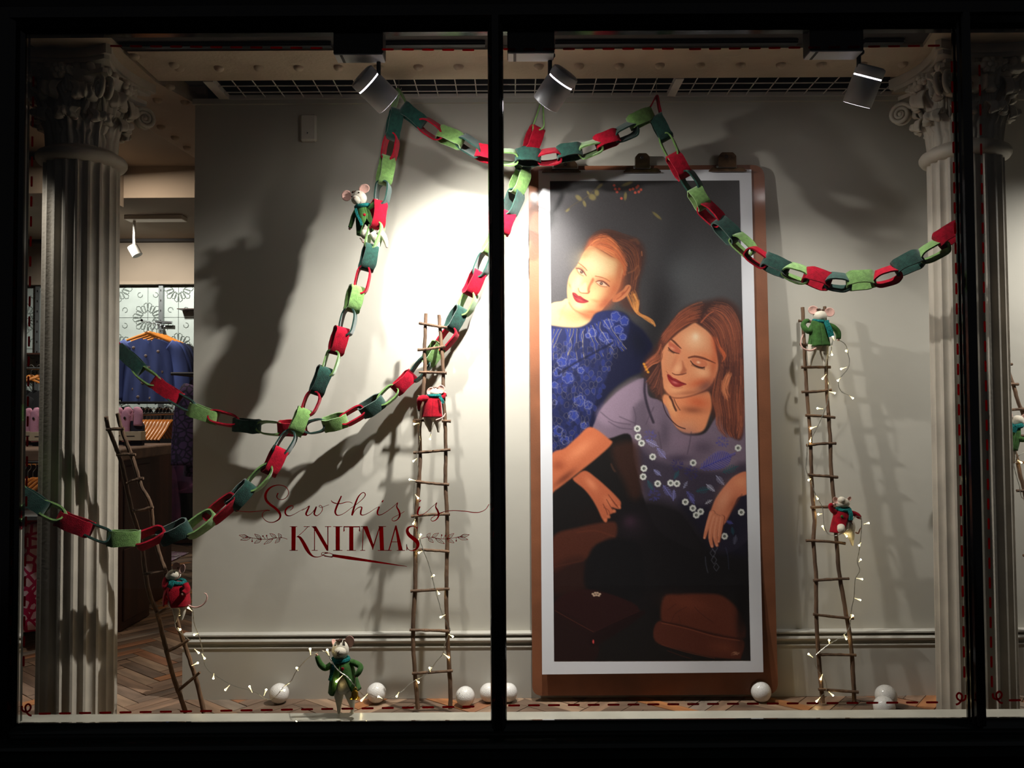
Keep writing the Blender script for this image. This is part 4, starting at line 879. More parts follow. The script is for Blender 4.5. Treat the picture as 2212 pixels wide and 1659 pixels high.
# ---- small box on the wall
sb = thing('wall_sensor', 'small square cream plastic sensor box high on the display wall', 'sensor', P(666, 275, .6))
a, b = P(648, 304, .58), P(683, 246, .58)
MB().cbox(a.x, b.x, .578, .601, a.z, b.z, .006).build('housing', M['switch'], sb); MB().ell(P(664, 287, .577), (.0025, .002, .0025), 8, 6).build('indicator', M['dark'], sb)

# ---- felt paper chains
FELT = {'r': M['felt_red'], 'l': M['felt_light'], 'd': M['felt_dark']}
def link_mb(A_, B_, phi, wpx_m, breadth, seed):
    t = (B_ - A_); L_ = t.length; t.normalize(); Yv = ((A_ + B_) / 2 - CAM).normalized(); s_ = t.cross(Yv).normalized(); vY = s_.cross(t).normalized()
    if vY.y < 0: vY = -vY
    ph = math.radians(phi); wd = s_ * math.cos(ph) + vY * math.sin(ph); bd = -s_ * math.sin(ph) + vY * math.cos(ph)
    c = (A_ + B_) / 2; h = breadth / 2; hl = L_ / 2; th = .0050; rnd = random.Random(seed); pts = []
    k1, k2, k3 = rnd.uniform(-.10, .10), rnd.uniform(.7, 1.05), rnd.uniform(-1, 1)
    n = 30
    for i in range(n):
        a = 2 * PI * i / n; ca, sa = math.cos(a), math.sin(a); e = .62
        u = math.copysign(abs(ca) ** e, ca); v = math.copysign(abs(sa) ** (e * 1.15), sa)
        pts.append((u * hl, v * h * (1 + k1 * u) + .0012 * math.sin(3 * a + k3 * 3)))
    vs = []; fs = []
    for i, (u, v) in enumerate(pts):
        p0, p1 = Vector(pts[i - 1]), Vector(pts[(i + 1) % n]); tg = (p1 - p0).normalized(); nn = Vector((tg.y, -tg.x))
        for k, (o, w_) in enumerate(((0, -1), (0, -.33), (0, .33), (0, 1), (1, 1), (1, .33), (1, -.33), (1, -1))):
            q = Vector((u, v)) - nn * th * o; wob = .0010 * math.sin(i * 1.3 + seed) * w_
            tw = w_ * wpx_m / 2 * (1 + .03 * math.sin(i * .7 + seed * 2)); cup = -.0012 * (w_ * w_)
            vs.append(c + t * (q.x) + bd * (q.y + nn.y * cup) + wd * (tw + wob))
    for i in range(n):
        j = (i + 1) % n
        for k in range(8): fs.append((i * 8 + k, i * 8 + (k + 1) % 8, j * 8 + (k + 1) % 8, j * 8 + k))
    return MB().add(vs, fs)
def chain(label, links, Yf, hooks=()):
    """links: (x0, y0, x1, y1, colour, turn); Yf(i, n): depth"""
    n = len(links); f0 = P(links[0][0], links[0][1], Yf(0, n)); t = thing('paper_chain', label, 'garland', f0, 'felt paper chains')
    for i, (x0, y0, x1, y1, c, ph) in enumerate(links):
        ya, yb = Yf(i, n), Yf(i + 1, n); A_, B_ = P(x0, y0, ya), P(x1, y1, yb); sg = 1 if i % 4 < 2 else 1
        link_mb(A_, B_, ph if ph > 45 else ph * .75, .0405 if ph > 50 else .0460, .050 if ph > 50 else .053, i * 7 + len(label)).build('link', FELT[c], t, True)
    return t
def lerpY(ks):
    def f(i, n): return float(np.interp(i, [k[0] for k in ks], [k[1] for k in ks]))
    return f
CA = [(858, 236, 845, 302, 'd', 12), (848, 290, 838, 352, 'r', 70), (838, 337, 828, 400, 'l', 22), (831, 393, 821, 446, 'd', 68), (820, 433, 812, 496, 'r', 24), (818, 480, 800, 540, 'l', 66),
      (803, 527, 790, 586, 'd', 18), (791, 575, 775, 636, 'r', 82), (772, 617, 758, 675, 'l', 24), (759, 666, 744, 726, 'd', 76), (739, 706, 724, 767, 'r', 22), (724, 756, 706, 812, 'l', 80),
      (704, 792, 681, 854, 'd', 16), (683, 844, 661, 899, 'r', 80), (659, 882, 635, 940, 'l', 8), (634, 930, 598, 988, 'd', 75), (608, 967, 578, 1026, 'r', 20), (588, 1004, 536, 1060, 'l', 76),
      (543, 1043, 496, 1096, 'd', 20), (512, 1072, 446, 1126, 'r', 52), (464, 1108, 400, 1157, 'l', 58), (410, 1133, 342, 1166, 'd', 32), (358, 1148, 290, 1174, 'r', 58), (304, 1162, 230, 1163, 'l', 10),
      (241, 1164, 180, 1139, 'd', 86), (199, 1147, 124, 1118, 'r', 14), (141, 1119, 80, 1092, 'l', 80), (102, 1102, 28, 1054, 'd', 8), (50, 1070, -20, 1010, 'l', 70)]
chain('long felt paper chain hanging from the ceiling hook and sweeping down across the left column', CA, lerpY([(0, .42), (4, .385), (14, .35), (20, .24), (24, .12), (29, .08)]))
CB = [(868, 231, 917, 269, 'd', 12), (905, 261, 958, 295, 'r', 74), (946, 285, 1001, 309, 'l', 36), (990, 299, 1041, 331, 'd', 62), (1028, 326, 1082, 341, 'r', 34), (1069, 337, 1121, 342, 'l', 72),
      (1112, 338, 1169, 340, 'd', 38), (1159, 341, 1213, 337, 'r', 68), (1202, 333, 1258, 325, 'd', 38), (1248, 330, 1300, 313, 'l', 70), (1285, 311, 1337, 293, 'r', 30), (1325, 299, 1376, 273, 'd', 68), (1358, 268, 1411, 244, 'l', 18)]
chain('short felt paper chain swagged between two ceiling hooks above the clipboard', CB, lerpY([(0, .42), (13, .42)]))
CC = [(1162, 274, 1143, 328, 'r', 32), (1141, 320, 1125, 371, 'd', 60), (1133, 364, 1112, 420, 'l', 40), (1119, 411, 1096, 468, 'd', 48), (1101, 457, 1083, 507, 'r', 14), (1080, 496, 1050, 552, 'l', 24),
      (1055, 544, 1032, 600, 'd', 66), (1037, 585, 1011, 639, 'r', 24), (1022, 629, 998, 682, 'l', 66), (999, 663, 970, 716, 'd', 28), (983, 708, 946, 758, 'r', 66), (951, 741, 921, 787, 'l', 34),
      (926, 774, 889, 823, 'd', 74), (893, 806, 852, 846, 'r', 12), (859, 836, 817, 873, 'l', 80), (829, 861, 779, 893, 'd', 34), (789, 884, 737, 913, 'r', 72), (751, 905, 697, 919, 'l', 28),
      (705, 916, 657, 926, 'd', 84), (663, 925, 600, 924, 'r', 24), (613, 927, 555, 923, 'l', 84), (563, 922, 503, 917, 'd', 10), (516, 913, 453, 896, 'r', 82), (471, 905, 407, 882, 'l', 10),
      (420, 884, 364, 851, 'd', 84), (389, 863, 330, 823, 'r', 8), (346, 833, 289, 794, 'l', 82), (309, 801, 254, 751, 'd', 6), (264, 766, 214, 716, 'r', 80)]
chain('long felt paper chain running from behind the middle spotlight down past the left ladder top', CC, lerpY([(0, .47), (4, .49), (9, .53), (13, .535), (18, .50), (23, .52), (29, .58)]))
CD = [(1415, 251, 1442, 302, 'd', 6), (1435, 291, 1459, 347, 'l', 84), (1451, 333, 1481, 384, 'r', 24), (1476, 371, 1509, 414, 'd', 70), (1497, 407, 1523, 451, 'l', 22), (1514, 439, 1559, 484, 'r', 52),
      (1547, 475, 1592, 520, 'd', 42), (1583, 509, 1628, 548, 'l', 58), (1612, 540, 1660, 571, 'r', 72), (1648, 560, 1704, 586, 'd', 34), (1690, 580, 1749, 600, 'l', 62), (1736, 592, 1796, 611, 'r', 40),
      (1780, 606, 1840, 613, 'd', 62), (1827, 607, 1892, 603, 'l', 40), (1883, 607, 1946, 589, 'r', 64), (1930, 582, 1993, 555, 'd', 36), (1984, 561, 2047, 525, 'l', 64), (2022, 524, 2088, 484, 'r', 30)]
chain('felt paper chain drooping from the right ceiling hook to the right column', CD, lerpY([(0, .42), (6, .36), (12, .22), (18, .09)]))
# ---- the loops and hooks that carry them
def hook(px, pyt, pyb, Y, label, c, legs, apex):
    t = thing('ceiling_hook', label, 'hook', P(px, pyb, Y), 'wire hooks holding the paper chains')
    a, b = P(px, pyt, Y), P(px, pyb, Y)
    pts = [Vector((a.x - .006, a.y, ZS + .004)), Vector((a.x, a.y, ZS + .008)), Vector((a.x + .002, a.y, ZS)), a, b + Vector((0, 0, .012)), b, b + Vector((.005, 0, -.004)), b + Vector((.008, 0, .004))]
    MB().tube(cr(pts, 5), .0013, 6).build('wire', M['chrome'], t, True)
    g = thing('hanging_loop', 'felt loop on the ' + label.split(' at ')[0].replace('bent wire ', '') + ' carrying ' + apex[3], 'loop', P(apex[0], apex[1], Y))
    mb = MB()
    q = [P(legs[0][0], legs[0][1], Y), P((legs[0][0] + apex[0]) / 2 - 1, (legs[0][1] + apex[1]) / 2, Y), P(apex[0], apex[1], Y), P((legs[1][0] + apex[0]) / 2 + 1, (legs[1][1] + apex[1]) / 2, Y), P(legs[1][0], legs[1][1], Y), P((legs[0][0] + legs[1][0]) / 2, max(legs[0][1], legs[1][1]) + 5, Y)]
    path = cr(q, 6, True); n = len(path); vs = []; fs = []
    for i, p in enumerate(path):
        tg = (path[(i + 1) % n] - path[i - 1]).normalized(); nn = Vector((tg.z, 0, -tg.x))
        for o, w_ in ((-1, -1), (-1, 1), (1, 1), (1, -1)): vs.append(p + nn * .0022 * o + Vector((apex[2] * .25, 1, 0)).normalized() * .016 * w_)
    for i in range(n):
        j = (i + 1) % n
        for k in range(4): fs.append((i * 4 + k, i * 4 + (k + 1) % 4, j * 4 + (k + 1) % 4, j * 4 + k))
    mb.add(vs, fs).build('felt_strip', FELT[c], g, True)
hook(862, 165, 192, .42, 'bent wire hook at the left of the grille', 'l', ((850, 240), (879, 228)), (862, 194, 1, 'two paper chains left of the mullion'))
hook(1176, 165, 222, .465, 'bent wire hook behind the middle spotlight', 'l', ((1151, 279), (1174, 276)), (1171, 220, 0, 'the chain behind the middle spotlight'))
hook(1418, 165, 209, .42, 'bent wire hook at the right above the clipboard', 'r', ((1398, 246), (1426, 249)), (1418, 209, 0, 'two chains above the clipboard'))

# ---- twig ladders
def ladder(label, rails, rungs, Yt, Yb, y_top, y_bot):
    Yof = lambda py: Yb + (Yt - Yb) * (y_bot - py) / (y_bot - y_top)
    f = rails[0][-1]; t = thing('twig_ladder', label, 'ladder', P(f[0], f[1], Yof(f[1])), 'twig ladders for the felt mice')
    for r in rails:
        pts = [P(x, y, Yof(y)) for x, y in r]; path = cr(pts, 5)
        MB().tube([p + Vector((random.uniform(-1, 1), random.uniform(-1, 1), 0)) * .0008 for p in path], [.0062 + .0014 * i / len(path) + random.uniform(-.0004, .0004) for i in range(len(path))], 9).build('rail', M['twig'], t, True)
    for x0, y0, x1, y1 in rungs:
        a, b = P(x0, y0, Yof(y0) - .008), P(x1, y1, Yof(y1) - .008); m = (a + b) / 2 + Vector((0, 0, random.uniform(-.003, .003)))
        p = cr([a, m, b], 5); MB().tube([q + Vector((0, 0, random.uniform(-.0006, .0006))) for q in p], [random.uniform(.0044, .0056) for _ in p], 8).build('rung', M['twig'], t, True)
    return Yof
L2 = ladder('tall twig ladder in the middle of the left pane, leaning before the lettering',
    [[(920, 677), (917, 760), (918, 800), (913, 860), (909, 905), (906, 930), (908, 985), (905, 1045), (900, 1100), (897, 1180), (897, 1260), (893, 1340), (893, 1400), (897, 1460), (903, 1531)],
     [(948, 680), (953, 740), (957, 800), (958, 860), (961, 905), (963, 970), (962, 1040), (966, 1110), (966, 1190), (964, 1275), (965, 1340), (968, 1400), (972, 1470), (973, 1531)]],
    [(905, 698, 966, 708), (902, 756, 962, 748), (905, 804, 965, 806), (903, 857, 965, 853), (892, 908, 974, 910), (893, 978, 973, 971), (898, 1040, 970, 1047), (888, 1116, 972, 1111), (893, 1187, 971, 1192), (887, 1277, 971, 1272), (885, 1361, 972, 1364), (890, 1455, 978, 1449)],
    .49, .435, 677, 1531)
L3 = ladder('tall twig ladder right of the clipboard with two felt mice',
    [[(1734, 664), (1738, 760), (1742, 830), (1750, 940), (1752, 1000), (1756, 1080), (1760, 1125), (1757, 1170), (1763, 1250), (1763, 1330), (1768, 1410), (1773, 1470), (1777, 1518)],
     [(1782, 662), (1785, 770), (1786, 850), (1793, 940), (1795, 1010), (1802, 1090), (1806, 1150), (1812, 1230), (1825, 1310), (1838, 1390), (1843, 1460), (1846, 1519)]],
    [(1725, 693, 1790, 694), (1728, 744, 1790, 746), (1731, 793, 1794, 793), (1732, 847, 1796, 842), (1740, 897, 1804, 902), (1742, 962, 1806, 958), (1745, 1026, 1810, 1031), (1751, 1096, 1835, 1097), (1741, 1168, 1826, 1174), (1757, 1254, 1834, 1250), (1757, 1327, 1844, 1336), (1763, 1414, 1849, 1415), (1768, 1489, 1854, 1495)],
    .555, .482, 664, 1518)
L1 = ladder('slanting twig ladder leaning on the left column',
    [[(229, 900), (234, 925), (250, 965), (262, 1000), (271, 1040), (285, 1105), (298, 1145), (308, 1190), (314, 1240), (325, 1290), (340, 1325), (352, 1375), (362, 1415), (377, 1470), (390, 1505), (401, 1539)],
     [(254, 893), (262, 925), (275, 960), (290, 1000), (305, 1050), (322, 1080), (328, 1110), (332, 1150), (345, 1200), (357, 1235), (370, 1290), (385, 1350), (395, 1380), (405, 1410), (418, 1450), (428, 1485), (440, 1539)]],
    [(230, 928, 268, 926), (252, 983, 293, 982), (274, 1044, 310, 1033), (287, 1104, 331, 1095), (296, 1163, 344, 1152), (310, 1241, 362, 1234), (338, 1327, 378, 1308), (360, 1408, 408, 1382), (385, 1492, 432, 1452)],
    .17, .40, 900, 1539)
L4 = ladder('twig ladder in the third pane, partly hidden by the right column',
    [[(2173, 785), (2188, 830), (2200, 870), (2214, 905), (2240, 1010), (2262, 1150), (2290, 1350), (2300, 1520)], [(2150, 790), (2165, 880), (2180, 940), (2195, 985), (2205, 1030), (2216, 1075), (2232, 1200), (2246, 1400), (2252, 1520)]],
    [(2140, 789, 2187, 787), (2150, 834, 2200, 830), (2172, 887, 2222, 883), (2180, 942, 2240, 943), (2178, 998, 2258, 999), (2196, 1060, 2262, 1062), (2210, 1200, 2280, 1204), (2226, 1350, 2300, 1352), (2236, 1470, 2312, 1474)],
    .55, .47, 785, 1520)

# ---- felt mice
COAT = {'g': M['wool_green'], 'r': M['wool_red']}
def mouse(label, Y, color, head, ears, coat, arms, legs, tail, scarf, scarf_tail, eyes=None, mouth=None, tuft=None, snout=None, belly=None, gap=None, dot=None, rest=None, feet_dy=0.):
    s = mpp(Y); f = rest or legs[0][-1]; t = thing('felt_mouse', label, 'toy mouse', P(f[0], f[1], Y), 'felt mice in winter coats')
    Q = lambda px, py, dy=0.: P(px, py, Y + dy * s)
    hx, hy, hr, hz = head; b = MB().ell(Q(hx, hy), (hr * s, hr * s * .95, hz * s), 20, 14, nz=.05)
    if snout: b.ell(Q(snout[0], snout[1], snout[3]), (snout[2] * s, snout[2] * s * 1.2, snout[2] * s * .9), 14, 10)
    if belly: pass
    b.build('head', M['wool_cream'], t, 'all')
    for e in ears:
        ex, ey, erx, erz, tl = e[:5]; dy = e[5] if len(e) > 5 else 4; c = Q(ex, ey, dy); R_ = Matrix.Rotation(math.radians(tl), 3, 'Y') @ Matrix.Rotation(math.radians(e[6] if len(e) > 6 else 0), 3, 'Z'); vs = []; fs = []
        n = 22; rings = 5
        for side in (0, 1):
            for j in range(rings + 1):
                q = j / rings
                for k in range(n):
                    a = 2 * PI * k / n; vs.append(c + R_ @ Vector((erx * s * q * math.cos(a), (q * q * -2.4 + side * 1.4) * s, erz * s * q * math.sin(a))))
        K = (rings + 1) * n
        for j in range(rings):
            for k in range(n): a0, a1 = j * n + k, j * n + (k + 1) % n; fs.append((a0, a1, a1 + n, a0 + n)); fs.append((K + a0, K + a0 + n, K + a1 + n, K + a1))
        for k in range(n): a0, a1 = rings * n + k, rings * n + (k + 1) % n; fs.append((a0, a1, K + a1, K + a0))
        me = MB().add(vs, fs); me.build('ear', M['wool_pink'], t, 'all')
    if eyes:
        for ex, ey in eyes:
            v = Q(ex, ey); dx, dz = (v.x - Q(hx, hy).x) / (hr * s), (v.z - Q(hx, hy).z) / (hz * s); k = max(0, 1 - dx * dx - dz * dz) ** .5
            MB().ell(v + Vector((0, -hr * s * .96 * k, 0)), (1.8 * s, 1.5 * s, 1.8 * s), 10, 8).build('eye', M['dark'], t, 'all')
    if mouth:
        for st in mouth: 
            pts = []
            for ex, ey in st:
                v = Q(ex, ey); cx_, cy_, r_, dyy = snout if snout else (hx, hy, hr, 0); c = Q(cx_, cy_, dyy); dx, dz = (v.x - c.x) / (r_ * s), (v.z - c.z) / (r_ * s * .9); k = max(0, 1 - dx * dx - dz * dz) ** .5
                pts.append(Vector((v.x, c.y - r_ * s * 1.2 * k - .0003, v.z)))
            MB().tube(pts, .5 * s, 5).build('stitched_mouth', M['tuft'], t)
    if tuft:
        tb = MB()
        for i in range(9):
            a = random.uniform(-1, 1); tb.ell(Q(tuft[0] + a * tuft[2], tuft[1] + random.uniform(-.3, .35) * tuft[3], random.uniform(-4, 2) + tuft[4] if len(tuft) > 4 else random.uniform(-4, 2)), (tuft[2] * .38 * s, tuft[2] * .38 * s, tuft[3] * .5 * s), 8, 6, nz=.2)
        tb.build('tuft', M['tuft'], t, 'all')
    # coat: tube of elliptical rings from neck to hem, open in front where gap is given
    cp = [Vector((a, b_, c_)) for a, b_, c_ in coat]; path = cr(cp, 4); n = 40; m = len(path); vs = []; fs = []
    g0 = gap or (2, 0, 0)
    for side in (0, 1):
        for i, p in enumerate(path):
            tg = path[min(i + 1, m - 1)] - path[max(i - 1, 0)]; tg.z = 0; tg.normalize(); nn = Vector((-tg.y, tg.x, 0)); nn = nn if nn.x > 0 else -nn
            r_ = (p.z - side * 1.8) * s; ctr = Q(p.x, p.y); v = i / (m - 1); ax = Vector((nn.x, 0, -nn.y))
            g = .01 + 2 * math.radians(g0[1]) * max(0, (v - g0[0]) / (1 - g0[0])) ** .8 if g0[0] < 1 else .001
            for k in range(n):
                a = math.radians(270 + g0[2]) + g / 2 + (2 * PI - g) * k / (n - 1); fl = 1 + .05 * v * math.sin(5 * a + hx)
                vs.append(ctr + (ax * math.cos(a) + Vector((0, .82, 0)) * math.sin(a)) * r_ * fl)
    K = m * n
    for i in range(m - 1):
        for k in range(n - 1): a0, a1 = i * n + k, i * n + k + 1; fs.append((a0, a1, a1 + n, a0 + n)); fs.append((K + a0, K + a0 + n, K + a1 + n, K + a1))
        for k in (0, n - 1): a0 = i * n + k; fs.append((a0, a0 + n, K + a0 + n, K + a0))
    for k in range(n - 1): a0, a1 = (m - 1) * n + k, (m - 1) * n + k + 1; fs.append((a0, a1, K + a1, K + a0))
    fs.append(tuple(range(n)))
    MB().add(vs, fs).build('coat', COAT[color], t, 'all')
    # body under the coat, legs
    h0, h1 = coat[0], coat[-1]; bb = MB(); mx, my = (coat[-2][0] * .5 + h1[0] * .5), (coat[-2][1] * .35 + h1[1] * .65)
    bx_ = belly or (mx, my, h1[2] * .66, abs(h1[1] - coat[-2][1]) * .62 + 3); bb.ell(Q(bx_[0], bx_[1], 1.5 if not belly or len(belly) < 5 else belly[4]), (bx_[2] * s, bx_[2] * s * .8, bx_[3] * s), 16, 12, nz=.04)
    bb.build('body', M['wool_cream'], t, 'all')
    for lg in legs:
        pts = cr([Q(q[0], q[1], q[3] if len(q) > 3 else 0) for q in lg], 5); MB().tube(pts, list(np.interp(np.linspace(0, len(lg) - 1, len(pts)), range(len(lg)), [q[2] * s for q in lg])), 12).build('leg', M['wool_cream'], t, 'all')
    for ar in arms:
        pts = cr([Q(q[0], q[1], q[3] if len(q) > 3 else 0) for q in ar['p']], 5); rr_ = [q[2] * s for q in ar['p']]
        o = MB().tube(pts, list(np.interp(np.linspace(0, len(rr_) - 1, len(pts)), range(len(rr_)), rr_)), 12).build('sleeve', COAT[color], t, 'all')
        e = pts[-1]; d = (pts[-1] - pts[-2]).normalized(); MB().ell(e + d * 2 * s, (2.8 * s, 2.8 * s, 2.8 * s), 10, 8).build('paw', M[ar.get('m', 'wool_pink')], t, 'all')
    if tail: MB().tube(cr([Q(q[0], q[1], q[2]) for q in tail], 6), [1.9 * s, 1.7 * s, 1.4 * s, .9 * s], 8).build('tail', M['wool_pink'], t, 'all')
    # scarf: ring round the neck and a hanging end
    c = Q(scarf[0], scarf[1]); ring = []
    for k in range(25):
        a = 2 * PI * k / 24; ring.append(c + Vector((math.cos(a) * scarf[2] * s, math.sin(a) * scarf[2] * s * .8, (math.cos(a) * scarf[4] + math.sin(a) * 1.5) * s)))
    sc = MB().tube(ring, scarf[3] * s, 8, False); 
    if scarf_tail:
        pts = cr([Q(q[0], q[1], q[3]) for q in scarf_tail], 5); vs = []; fs = []
        ws = np.interp(np.linspace(0, len(scarf_tail) - 1, len(pts)), range(len(scarf_tail)), [q[2] for q in scarf_tail])
        for i, p in enumerate(pts):
            tg = (pts[min(i + 1, len(pts) - 1)] - pts[max(i - 1, 0)]).normalized(); nn = Vector((-tg.z, 0, tg.x)).normalized(); w_ = ws[i] * s / 2
            for a_, b_ in ((-1, -1), (1, -1), (1, 1), (-1, 1)): vs.append(p + nn * w_ * a_ + Vector((0, 1.3 * s * b_, 0)))
        for i in range(len(pts) - 1):
            for k in range(4): fs.append((i * 4 + k, i * 4 + (k + 1) % 4, i * 4 + 4 + (k + 1) % 4, i * 4 + 4 + k))
        fs += [(0, 1, 2, 3), tuple(len(vs) - 4 + k for k in range(4))]; sc.add(vs, fs)
    sc.build('scarf', M['scarf'], t, True)
    if dot:
        MB().ell(Q(dot[0], dot[1], dot[2]), (3.4 * s, 1.4 * s, 3.4 * s), 12, 8).build('button', M[dot[3]], t, 'all')
    return t
m1 = mouse('white felt mouse in green coat hanging from the upper left paper chain', .378, 'g', (776, 428, 16.5, 16),
    [(749, 423, 11, 12, 0, 3), (787, 408, 12, 10, -20, 3)], [(781, 446, 12), (785, 465, 17), (788, 486, 18.5), (789, 508, 18)],
    [{'p': [(772, 452, 5.5), (764, 466, 5), (760, 480, 5), (756, 492, 4.4)]}, {'p': [(795, 450, 5.5), (804, 444, 5), (813, 434, 4.5, 2)], 'm': 'wool_cream'}],
    [[(804, 504, 10), (812, 518, 8), (816, 530, 4.5), (817, 541, 2)], [(818, 500, 9), (828, 510, 7), (834, 524, 4.5), (836, 535, 2.2)]],
    [(790, 520, 4), (785, 524, 2), (781, 518, 2), (777, 514, 2)], (783, 445, 14, 4.2, 2.5), [(768, 450, 5, -14), (772, 464, 5.5, -18), (779, 478, 5.5, -19), (781, 487, 5, -18)],
    eyes=[(777.5, 419.6), (761.5, 426.5)], mouth=[[(766, 429), (768, 433)], [(771, 430), (768, 433)], [(768, 433), (769, 437)]], tuft=(767, 415, 6, 4.5), snout=(770, 432, 11, -7), gap=(.55, 60, 25), dot=(787, 464, -14, 'felt_red'), rest=(836, 535))
m2 = mouse('white felt mouse in red coat seen from behind, high on the middle ladder', .45, 'r', (940, 848, 11.5, 10),
    [(929.5, 845, 7, 9.5, 35, -3), (952.2, 841, 9.5, 9.5, 0, -3)], [(937, 856, 13), (935, 872, 19), (934, 888, 21), (934, 901, 22.5)],
    [{'p': [(925, 861, 6, -4), (914, 860, 7, -12), (907, 864, 7, -14), (905, 876, 4, -10), (905, 884, 3, -6)], 'm': 'dark'}, {'p': [(950, 862, 6), (957, 857, 5.5), (960, 850, 4.5, 4)]}],
    [[(925, 900, 11), (926, 913, 9), (928, 924, 5), (929, 933, 2)], [(944, 902, 10), (946, 913, 8), (947, 924, 4.5), (947, 934, 2)]],
    [(942, 908, -16), (952, 904, -20), (958, 900, -20), (962, 893, -18)], (938, 854, 13, 3.6, 0), [(950, 856, 6, -12), (955, 864, 6, -16), (958, 871, 5, -17)], tuft=(940, 838, 6, 3), rest=(928, 933), belly=(934, 896, 17, 15))
m3 = mouse('white felt mouse in green coat standing on the window ledge holding up the fairy lights', .056, 'g', (735, 1404, 18.5, 21),
    [(755, 1386, 10.5, 13, 8, 4), (723, 1392, 7, 12, -30, 8, 60)], [(735, 1421, 13), (737, 1438, 24), (741, 1464, 29), (744, 1493, 35)],
    [{'p': [(716, 1436, 7, -4), (703, 1443, 6.5, -8), (693, 1436, 6.5, -10), (687, 1424, 5.5, -10), (685, 1417, 4.5, -10)]}, {'p': [(758, 1430, 7, -2), (770, 1434, 6.5, -6), (779, 1441, 6, -14), (775, 1452, 6, -20), (769, 1460, 4.5, -22)]}],
    [[(731, 1488, 13), (732, 1508, 9), (732, 1526, 5), (732, 1541, 2.6)], [(754, 1490, 13.5), (758, 1508, 9.5), (761, 1526, 5), (761, 1541, 2.6)]],
    None, (736, 1424, 16, 5, 0), [(724, 1428, 7, -20), (720, 1440, 7, -23), (716, 1456, 7, -24), (712, 1470, 6, -24)],
    eyes=[(726.5, 1390.5), (745.5, 1390.5)], mouth=[[(731.5, 1400), (734.5, 1403)], [(738, 1399.5), (734.5, 1403)], [(734.5, 1403), (734.5, 1410)], [(731, 1411), (734.5, 1410), (738, 1411)]], tuft=(736, 1383, 9, 4, -6), snout=(735, 1407, 13.5, -8), gap=(.45, 34, 4), dot=(740, 1445, -21, 'felt_red'), belly=(743, 1480, 24, 19), rest=(732, 1541))
m4 = mouse('white felt mouse in green coat seen from behind, at the top of the right ladder', .505, 'g', (1771, 683, 14.5, 13),
    [(1756, 670, 11, 9.5, 0, -2), (1791.5, 674.5, 11, 10, 0, -2)], [(1766, 692, 12), (1767, 706, 18), (1769, 726, 20.5), (1770, 748, 24)],
    [{'p': [(1754, 706, 6), (1749, 715, 6.5, -4), (1741, 712, 6, -4), (1735, 702, 5.5, 0), (1740, 694, 5, 6), (1746, 693, 4.5, 8)]}, {'p': [(1788, 702, 6, -2), (1800, 707, 6.5, -4), (1810, 718, 6.5, -6), (1811, 732, 5, -8)]}],
    [[(1756, 746, 11), (1753, 762, 9), (1751, 776, 5.5), (1750, 790, 2.4)], [(1779, 746, 11), (1780, 762, 9), (1781, 776, 5.5), (1782, 791, 2.4)]],
    [(1763, 752, -14), (1752, 757, -18), (1740, 755, -18), (1732, 749, -18), (1730, 738, -16), (1735, 722, -12)], (1771, 694, 13, 3.6, -2), [(1783, 692, 11, -10), (1788, 703, 11, -16), (1793, 716, 12, -18), (1796, 727, 12, -18)], tuft=(1773, 669, 7, 4, -3), rest=(1750, 790))
m5 = mouse('white felt mouse in red coat climbing beside the lower right ladder', .49, 'r', (1822, 1086, 13, 10),
    [(1805, 1081, 6, 8, -20, 2), (1834, 1078, 4, 6, 30, 0)], [(1820, 1101, 13), (1819, 1115, 18), (1819, 1130, 22), (1820, 1148, 26)],
    [{'p': [(1808, 1108, 6), (1799, 1103, 5.5, -2), (1794, 1093, 5, -4), (1799, 1090, 4.5, -6)]}, {'p': [(1832, 1108, 6), (1843, 1109, 5.5, -4), (1852, 1113, 5.5, -6), (1857, 1118, 4.5, -6)]}],
    [[(1817, 1138, 8, -16), (1817, 1144, 8, -24), (1816, 1147, 6, -28)], [(1834, 1142, 12), (1838, 1156, 8), (1840, 1168, 4.5), (1842, 1179, 1.8)]],
    [(1848, 1150, 6), (1854, 1152, 4), (1857, 1145, 4), (1860, 1140, 4)], (1822, 1100, 13, 3.8, 0), [(1834, 1101, 9, -12), (1838, 1110, 8, -16), (1838, 1120, 8, -18), (1838, 1124, 8, -18)], snout=(1818, 1080, 8, -6), tuft=(1813, 1077, 3, 2), gap=(.35, 40, 30), dot=(1819, 1116, -16, 'wool_green'), belly=(1829, 1138, 18, 18), rest=(1842, 1179))
m6 = mouse('white felt mouse in red coat looking left on the slanting ladder', .255, 'r', (376, 1241, 14.5, 11),
    [(382, 1223, 9, 8.5, -30, 6), (394, 1229, 6, 11, 15, -4)], [(382, 1256, 15), (381, 1272, 24), (381, 1290, 28), (381, 1308, 28)],
    [{'p': [(366, 1262, 6, -6), (357, 1268, 6, -8), (356, 1258, 5.5, -4), (359, 1248, 4.5, 0)]}, {'p': [(400, 1262, 7, -10), (404, 1274, 7, -16), (396, 1282, 6, -24)]}],
    [[(379, 1308, 10), (381, 1324, 7), (380, 1335, 4), (379, 1345, 1.8)], [(394, 1306, 9), (396, 1318, 6), (394, 1330, 4), (392, 1340, 1.8)]],
    [(400, 1304, 0), (420, 1312, 0), (437, 1307, 0), (447, 1294, 0), (446, 1284, 0), (441, 1281, 0)], (383, 1256, 15, 5, -3), [(372, 1254, 9, -16), (370, 1262, 10, -20), (366, 1270, 10, -20)],
    eyes=[(381, 1234)], snout=(367, 1244, 8.5, -3), tuft=(388, 1227, 4, 3), gap=(.4, 26, -30), rest=(379, 1345))
